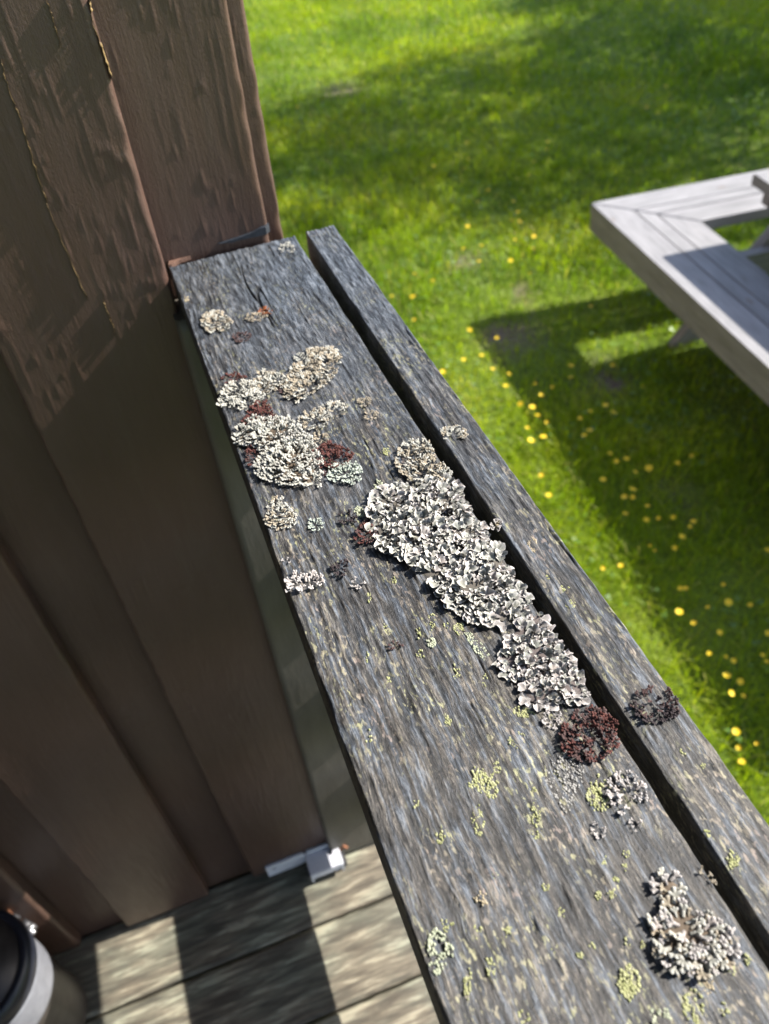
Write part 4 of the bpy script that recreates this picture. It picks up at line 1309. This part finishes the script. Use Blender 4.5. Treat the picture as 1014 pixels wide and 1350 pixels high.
lichen(LN, c3([(475,1120),(510,1128),(540,1145),(565,1130),(590,1120),(610,1165),(570,1180),(545,1165),(540,1188),(480,1188)]), 'white branching lichen at the inner board edge, far from the gap', 'lichen', L_PINK, 'fork', 0.0044, 0.0018, 0.0022, 0.6, 29)
lichen(LN, e3(750, 1160, 24, 17), 'small pinkish lichen right of the round black tuft', 'lichen', L_PINK, 'fork', 0.0026, 0.0014, 0.0010, 0.4, 30)
lichen(LN, e3(468, 1070, 13, 9), 'tiny pale lichen speck above the white branching one', 'lichen', L_PINK, 'fork', 0.0020, 0.0012, 0.0006, 0.3, 31)
lichen(LN, ell(379, 327, 8, 7), 'white lichen cross at the wall corner of the rail', 'lichen', L_WHITE, 'fork', 0.0030, 0.0018, 0.0010, 0.4, 33)
lichen(LN, ell(598, 573, 14, 8), 'cream lichen rosette on the narrow outer rail', 'lichen', [L_TAN, L_WHITE], 'fork', 0.0034, 0.0015, 0.0014, 0.4, 34)
lichen(LN, ell(654, 691, 6, 7), 'tiny white lichen on the inner edge of the narrow outer rail', 'lichen', L_PINK, 'fork', 0.0022, 0.0012, 0.0008, 0.4, 35)
lichen(LN, e6(730, 55, 50, 38, n=16), 'dark brown lichen tuft on the narrow outer rail', 'lichen', [L_BROWN, L_BLACK], 'fork', 0.0034, 0.0015, 0.0020, 0.7, 36)
lichen(LN, e6(570, 130, 66, 62, n=18), 'dark maroon lichen tuft at the gap below the pinkish white mass', 'lichen', [L_BROWN, L_MAROON], 'fork', 0.0036, 0.0014, 0.0032, 0.8, 37)
lichen(LN, e6(470, 90, 20, 17), 'small white lichen left of the dark maroon tuft', 'lichen', L_PINK, 'fork', 0.0026, 0.0013, 0.0010, 0.4, 38)
lichen(LN, c6([(618,250),(650,228),(690,240),(700,290),(675,318),(640,318),(620,290)]), 'pinkish branching lichen beside a yellow crust near the gap', 'lichen', L_PINK, 'fork', 0.0036, 0.0019, 0.0012, 0.4, 39)
lichen(LN, c6([(725,490),(765,480),(790,500),(780,545),(830,580),(890,590),(915,640),(910,690),(850,720),(790,715),(740,690),(722,640),(735,590),(765,565),(740,530)]), 'white rosette lichen with radiating lobes near the gap, far from other leafy lichens', 'lichen', [L_WHITE, L_PINK, L_WHITE, L_TAN], 'fork', 0.0050, 0.0019, 0.0020, 0.35, 40, None, True, 1)
lichen(LN, e6(588, 365, 13, 22), 'small pale lichen, left of two tiny ones near the gap', 'lichen', L_PINK, 'fork', 0.0020, 0.0012, 0.0008, 0.4, 41)
lichen(LN, e6(680, 352, 10, 16), 'small pale lichen, nearer the gap of two tiny ones', 'lichen', L_PINK, 'fork', 0.0020, 0.0012, 0.0008, 0.4, 42)
lichen(LN, c6([(838,462),(856,466),(882,512),(866,508)]), 'narrow cream lichen on the very lip of the gap', 'lichen', L_TAN, 'fork', 0.0022, 0.0013, 0.0008, 0.4, 43)
lichen(LN, e4(172, 876, 22, 13), 'tiny dark maroon lichen fragment on bare wood', 'lichen', L_BROWN, 'fork', 0.0024, 0.0013, 0.0008, 0.5, 44)

# crusts: scatters of little flattened grains
def crust(pix, label, mat, gsize=0.00062, fill=0.75, seed=0, group=None):
    rg = np.random.default_rng(3000 + seed)
    poly = poly_world(pix); c0 = poly.mean(0)
    gsize *= 0.72
    pts = sample_poly(poly, gsize * 1.5, rg)
    if len(pts) < 3: pts = np.array([c0, c0 + gsize, c0 - gsize])
    keep = rg.uniform(0, 1, len(pts)) < fill * (0.65 + 0.6 * vnoise(pts[:, 0] * 500, pts[:, 1] * 160, seed)) + 0.1
    pts = pts[keep] if keep.sum() > 3 else pts
    Vs, Fs, Ts, off = [], [], [], 0
    n = 6
    for p in pts:
        s_ = gsize * rg.uniform(0.7, 1.35)
        ph = rg.uniform(0, 1)
        hgt = rg.uniform(0.00025, 0.00045)
        V = []
        for (f_, z_) in ((1.0, -0.0006), (0.95, hgt * 0.55), (0.5, hgt)):
            for k in range(n):
                a = 2 * math.pi * (k + ph) / n
                rj = s_ * f_ * rg.uniform(0.8, 1.15)
                V.append((p[0] - c0[0] + rj * math.cos(a), p[1] - c0[1] + rj * math.sin(a) * 1.25, z_))
        Fc = [(i * n + k, i * n + (k + 1) % n, (i + 1) * n + (k + 1) % n, (i + 1) * n + k) for i in range(2) for k in range(n)]
        Fc += [(2 * n, 2 * n + 1, 2 * n + 2, 2 * n + 3), (2 * n, 2 * n + 3, 2 * n + 4, 2 * n + 5)]
        Vs.append(np.array(V)); Fs.append(np.array(Fc) + off); Ts.append(np.full(len(V), rg.random())); off += len(V)
    me = mesh_from('crust_lichen', np.concatenate(Vs), np.concatenate(Fs).astype(np.int32), True, {'tone': ('FLOAT', np.concatenate(Ts))})
    o = link('crust_lichen', me, mat, None, (c0[0], c0[1], 0))
    tag(o, label, 'lichen', group)
    return o

YG = 'yellow-green crust patches on the wide board'
def crust_label(pix):
    P = poly_world(pix); c = P.mean(0); e_ = P.max(0) - P.min(0)
    shape = 'long' if e_[1] > 1.9 * e_[0] else ('tiny' if max(e_) < 0.0055 else 'small')
    f_ = (c[0] - CAP0) / (CAP1 - CAP0)
    third = 'inner side' if f_ < 0.33 else ('middle' if f_ < 0.67 else 'gap side')
    where = 'beside the grey colonies' if c[1] > 0.155 else ('between maroon tuft and white rosette' if c[1] > 0.085 else 'level with the white rosette')
    return f'{shape} yellow crust on the {third} of the board, {where}'
k = 0
for (x, y, rx, ry) in [(285,340,15,35),(190,385,12,25),(430,325,12,32),(430,384,10,14),(425,262,12,10),(385,140,20,26),(335,205,12,15),(405,75,20,10),(585,530,8,12),(625,520,15,15),(495,575,8,15),(360,620,12,14),(285,615,10,22),(345,520,10,16),(320,705,14,34),(205,605,18,20),(260,750,10,40),(400,835,14,18),(905,815,12,16),(925,720,9,10),(455,510,8,8),(600,440,8,15),(655,460,10,8),(655,425,15,10),(570,660,8,10),(475,665,10,18),(660,650,8,12),(10,140,8,20),(210,90,8,10),(630,490,9,8),(700,655,7,9),(540,680,8,8),(330,480,9,7),(130,300,7,16),(960,690,9,12)]:
    k += 1; pp = e6(x, y, rx, ry, n=10, jag=0.35); crust(pp, crust_label(pp), C_YELLOW, 0.0005, 0.6, k, YG)
for (x, y, rx, ry) in [(305,780,14,34),(255,820,10,20),(400,970,12,38),(265,905,15,14),(145,1000,12,9),(505,1005,9,26),(165,630,9,14),(75,690,9,16),(135,800,8,14),(360,795,9,12),(65,915,8,18)]:
    k += 1; pp = e4(x, y, rx, ry, n=10, jag=0.35); crust(pp, crust_label(pp), C_YELLOW, 0.0005, 0.55, k, YG)
crust(e6(300, 245, 36, 24, n=14), 'large speckled pale yellow crust in the middle of the wide board', C_YELLOW, 0.00062, 0.7, 101)
crust(c6([(265,205),(300,215),(335,265),(330,288),(310,285),(285,250)]), 'elongated yellow crust in the middle of the wide board', C_YELLOW, 0.00062, 0.8, 102)
crust(e6(665, 750, 30, 40, n=16), 'brightest round yellow-green crust, alone on the wide board', C_YELLOW, 0.0007, 1.0, 103)
crust(e6(588, 275, 30, 42, n=16), 'yellow-white crust beside the pinkish branching lichen', C_YELLOW, 0.00065, 0.85, 104)
crust(e6(185, 672, 34, 62, n=14), 'long faint pale green crust near the inner board edge', C_PALE, 0.0006, 0.6, 105)
crust(e6(740, 830, 25, 28), 'pale green crust below the white rosette lichen', C_PALE, 0.0006, 0.7, 106)
crust(e6(830, 810, 26, 44), 'buff yellow crust below the white rosette lichen', C_YELLOW, 0.0006, 0.6, 107)
crust(e6(855, 760, 18, 26), 'thin buff crust trailing from the white rosette lichen', C_BUFF, 0.0005, 0.6, 108)
crust(e6(500, 235, 52, 70, n=16), 'wide flat grey-white crust film left of the pinkish branching lichen', C_GREYW, 0.00055, 0.45, 109)
crust(e6(295, 538, 18, 16), 'whitish crust speckles in the middle of the wide board', C_BUFF, 0.0006, 0.7, 110)
crust(e4(305, 860, 17, 16, n=14, jag=0.08), 'round pale disc crust on the wide board left of the big colonies', C_PALE, 0.0006, 1.0, 111)
crust(e4(410, 810, 19, 22), 'yellow crust at the lower edge of the largest grey colony', C_YELLOW, 0.00065, 1.0, 112)
crust(c4([(425,825),(450,822),(500,870),(525,915),(505,930),(470,895)]), 'long pale green crust streak between the two big colonies', C_PALE, 0.00062, 0.9, 113)
crust(e4(640, 1115, 32, 15), 'yellow crust just below the pinkish white lichen mass', C_YELLOW, 0.0006, 0.85, 114)
crust(e3(862, 635, 12, 14), 'yellowish crust speck near the largest grey colony', C_YELLOW, 0.0006, 0.8, 115)
crust(e3(757, 875, 22, 24), 'faint pale green crust beside a small black tuft', C_PALE, 0.0006, 0.7, 116)
crust(e3(830, 770, 18, 22), 'faint yellow crust left of the largest grey colony', C_PALE, 0.0006, 0.7, 117)
crust(e3(75, 38, 9, 12), 'buff crust speck on the inner edge near the wall', C_BUFF, 0.0006, 0.9, 118)
SLB = 'small yellow crust patch on the narrow outer rail'
for (P_, c_) in ((e6(850,375,20,13), C_YELLOW), (e6(925,437,14,24), C_YELLOW), (e6(800,170,9,8), C_YELLOW), (e6(850,205,6,7), C_YELLOW), (e4(803,660,15,15), C_YELLOW), (e4(825,718,19,16), C_YELLOW), (e4(680,500,16,36), C_BUFF), (e4(737,615,7,14), C_YELLOW), (e4(550,415,8,10), C_BUFF)):
    k += 1; crust(P_, SLB, c_, 0.0006, 0.75, k + 200, 'yellow crust patches on the narrow outer rail')
print('blades', NBL, 'tris', sum(len(me.loop_triangles) or len(me.polygons) for me in bpy.data.meshes))
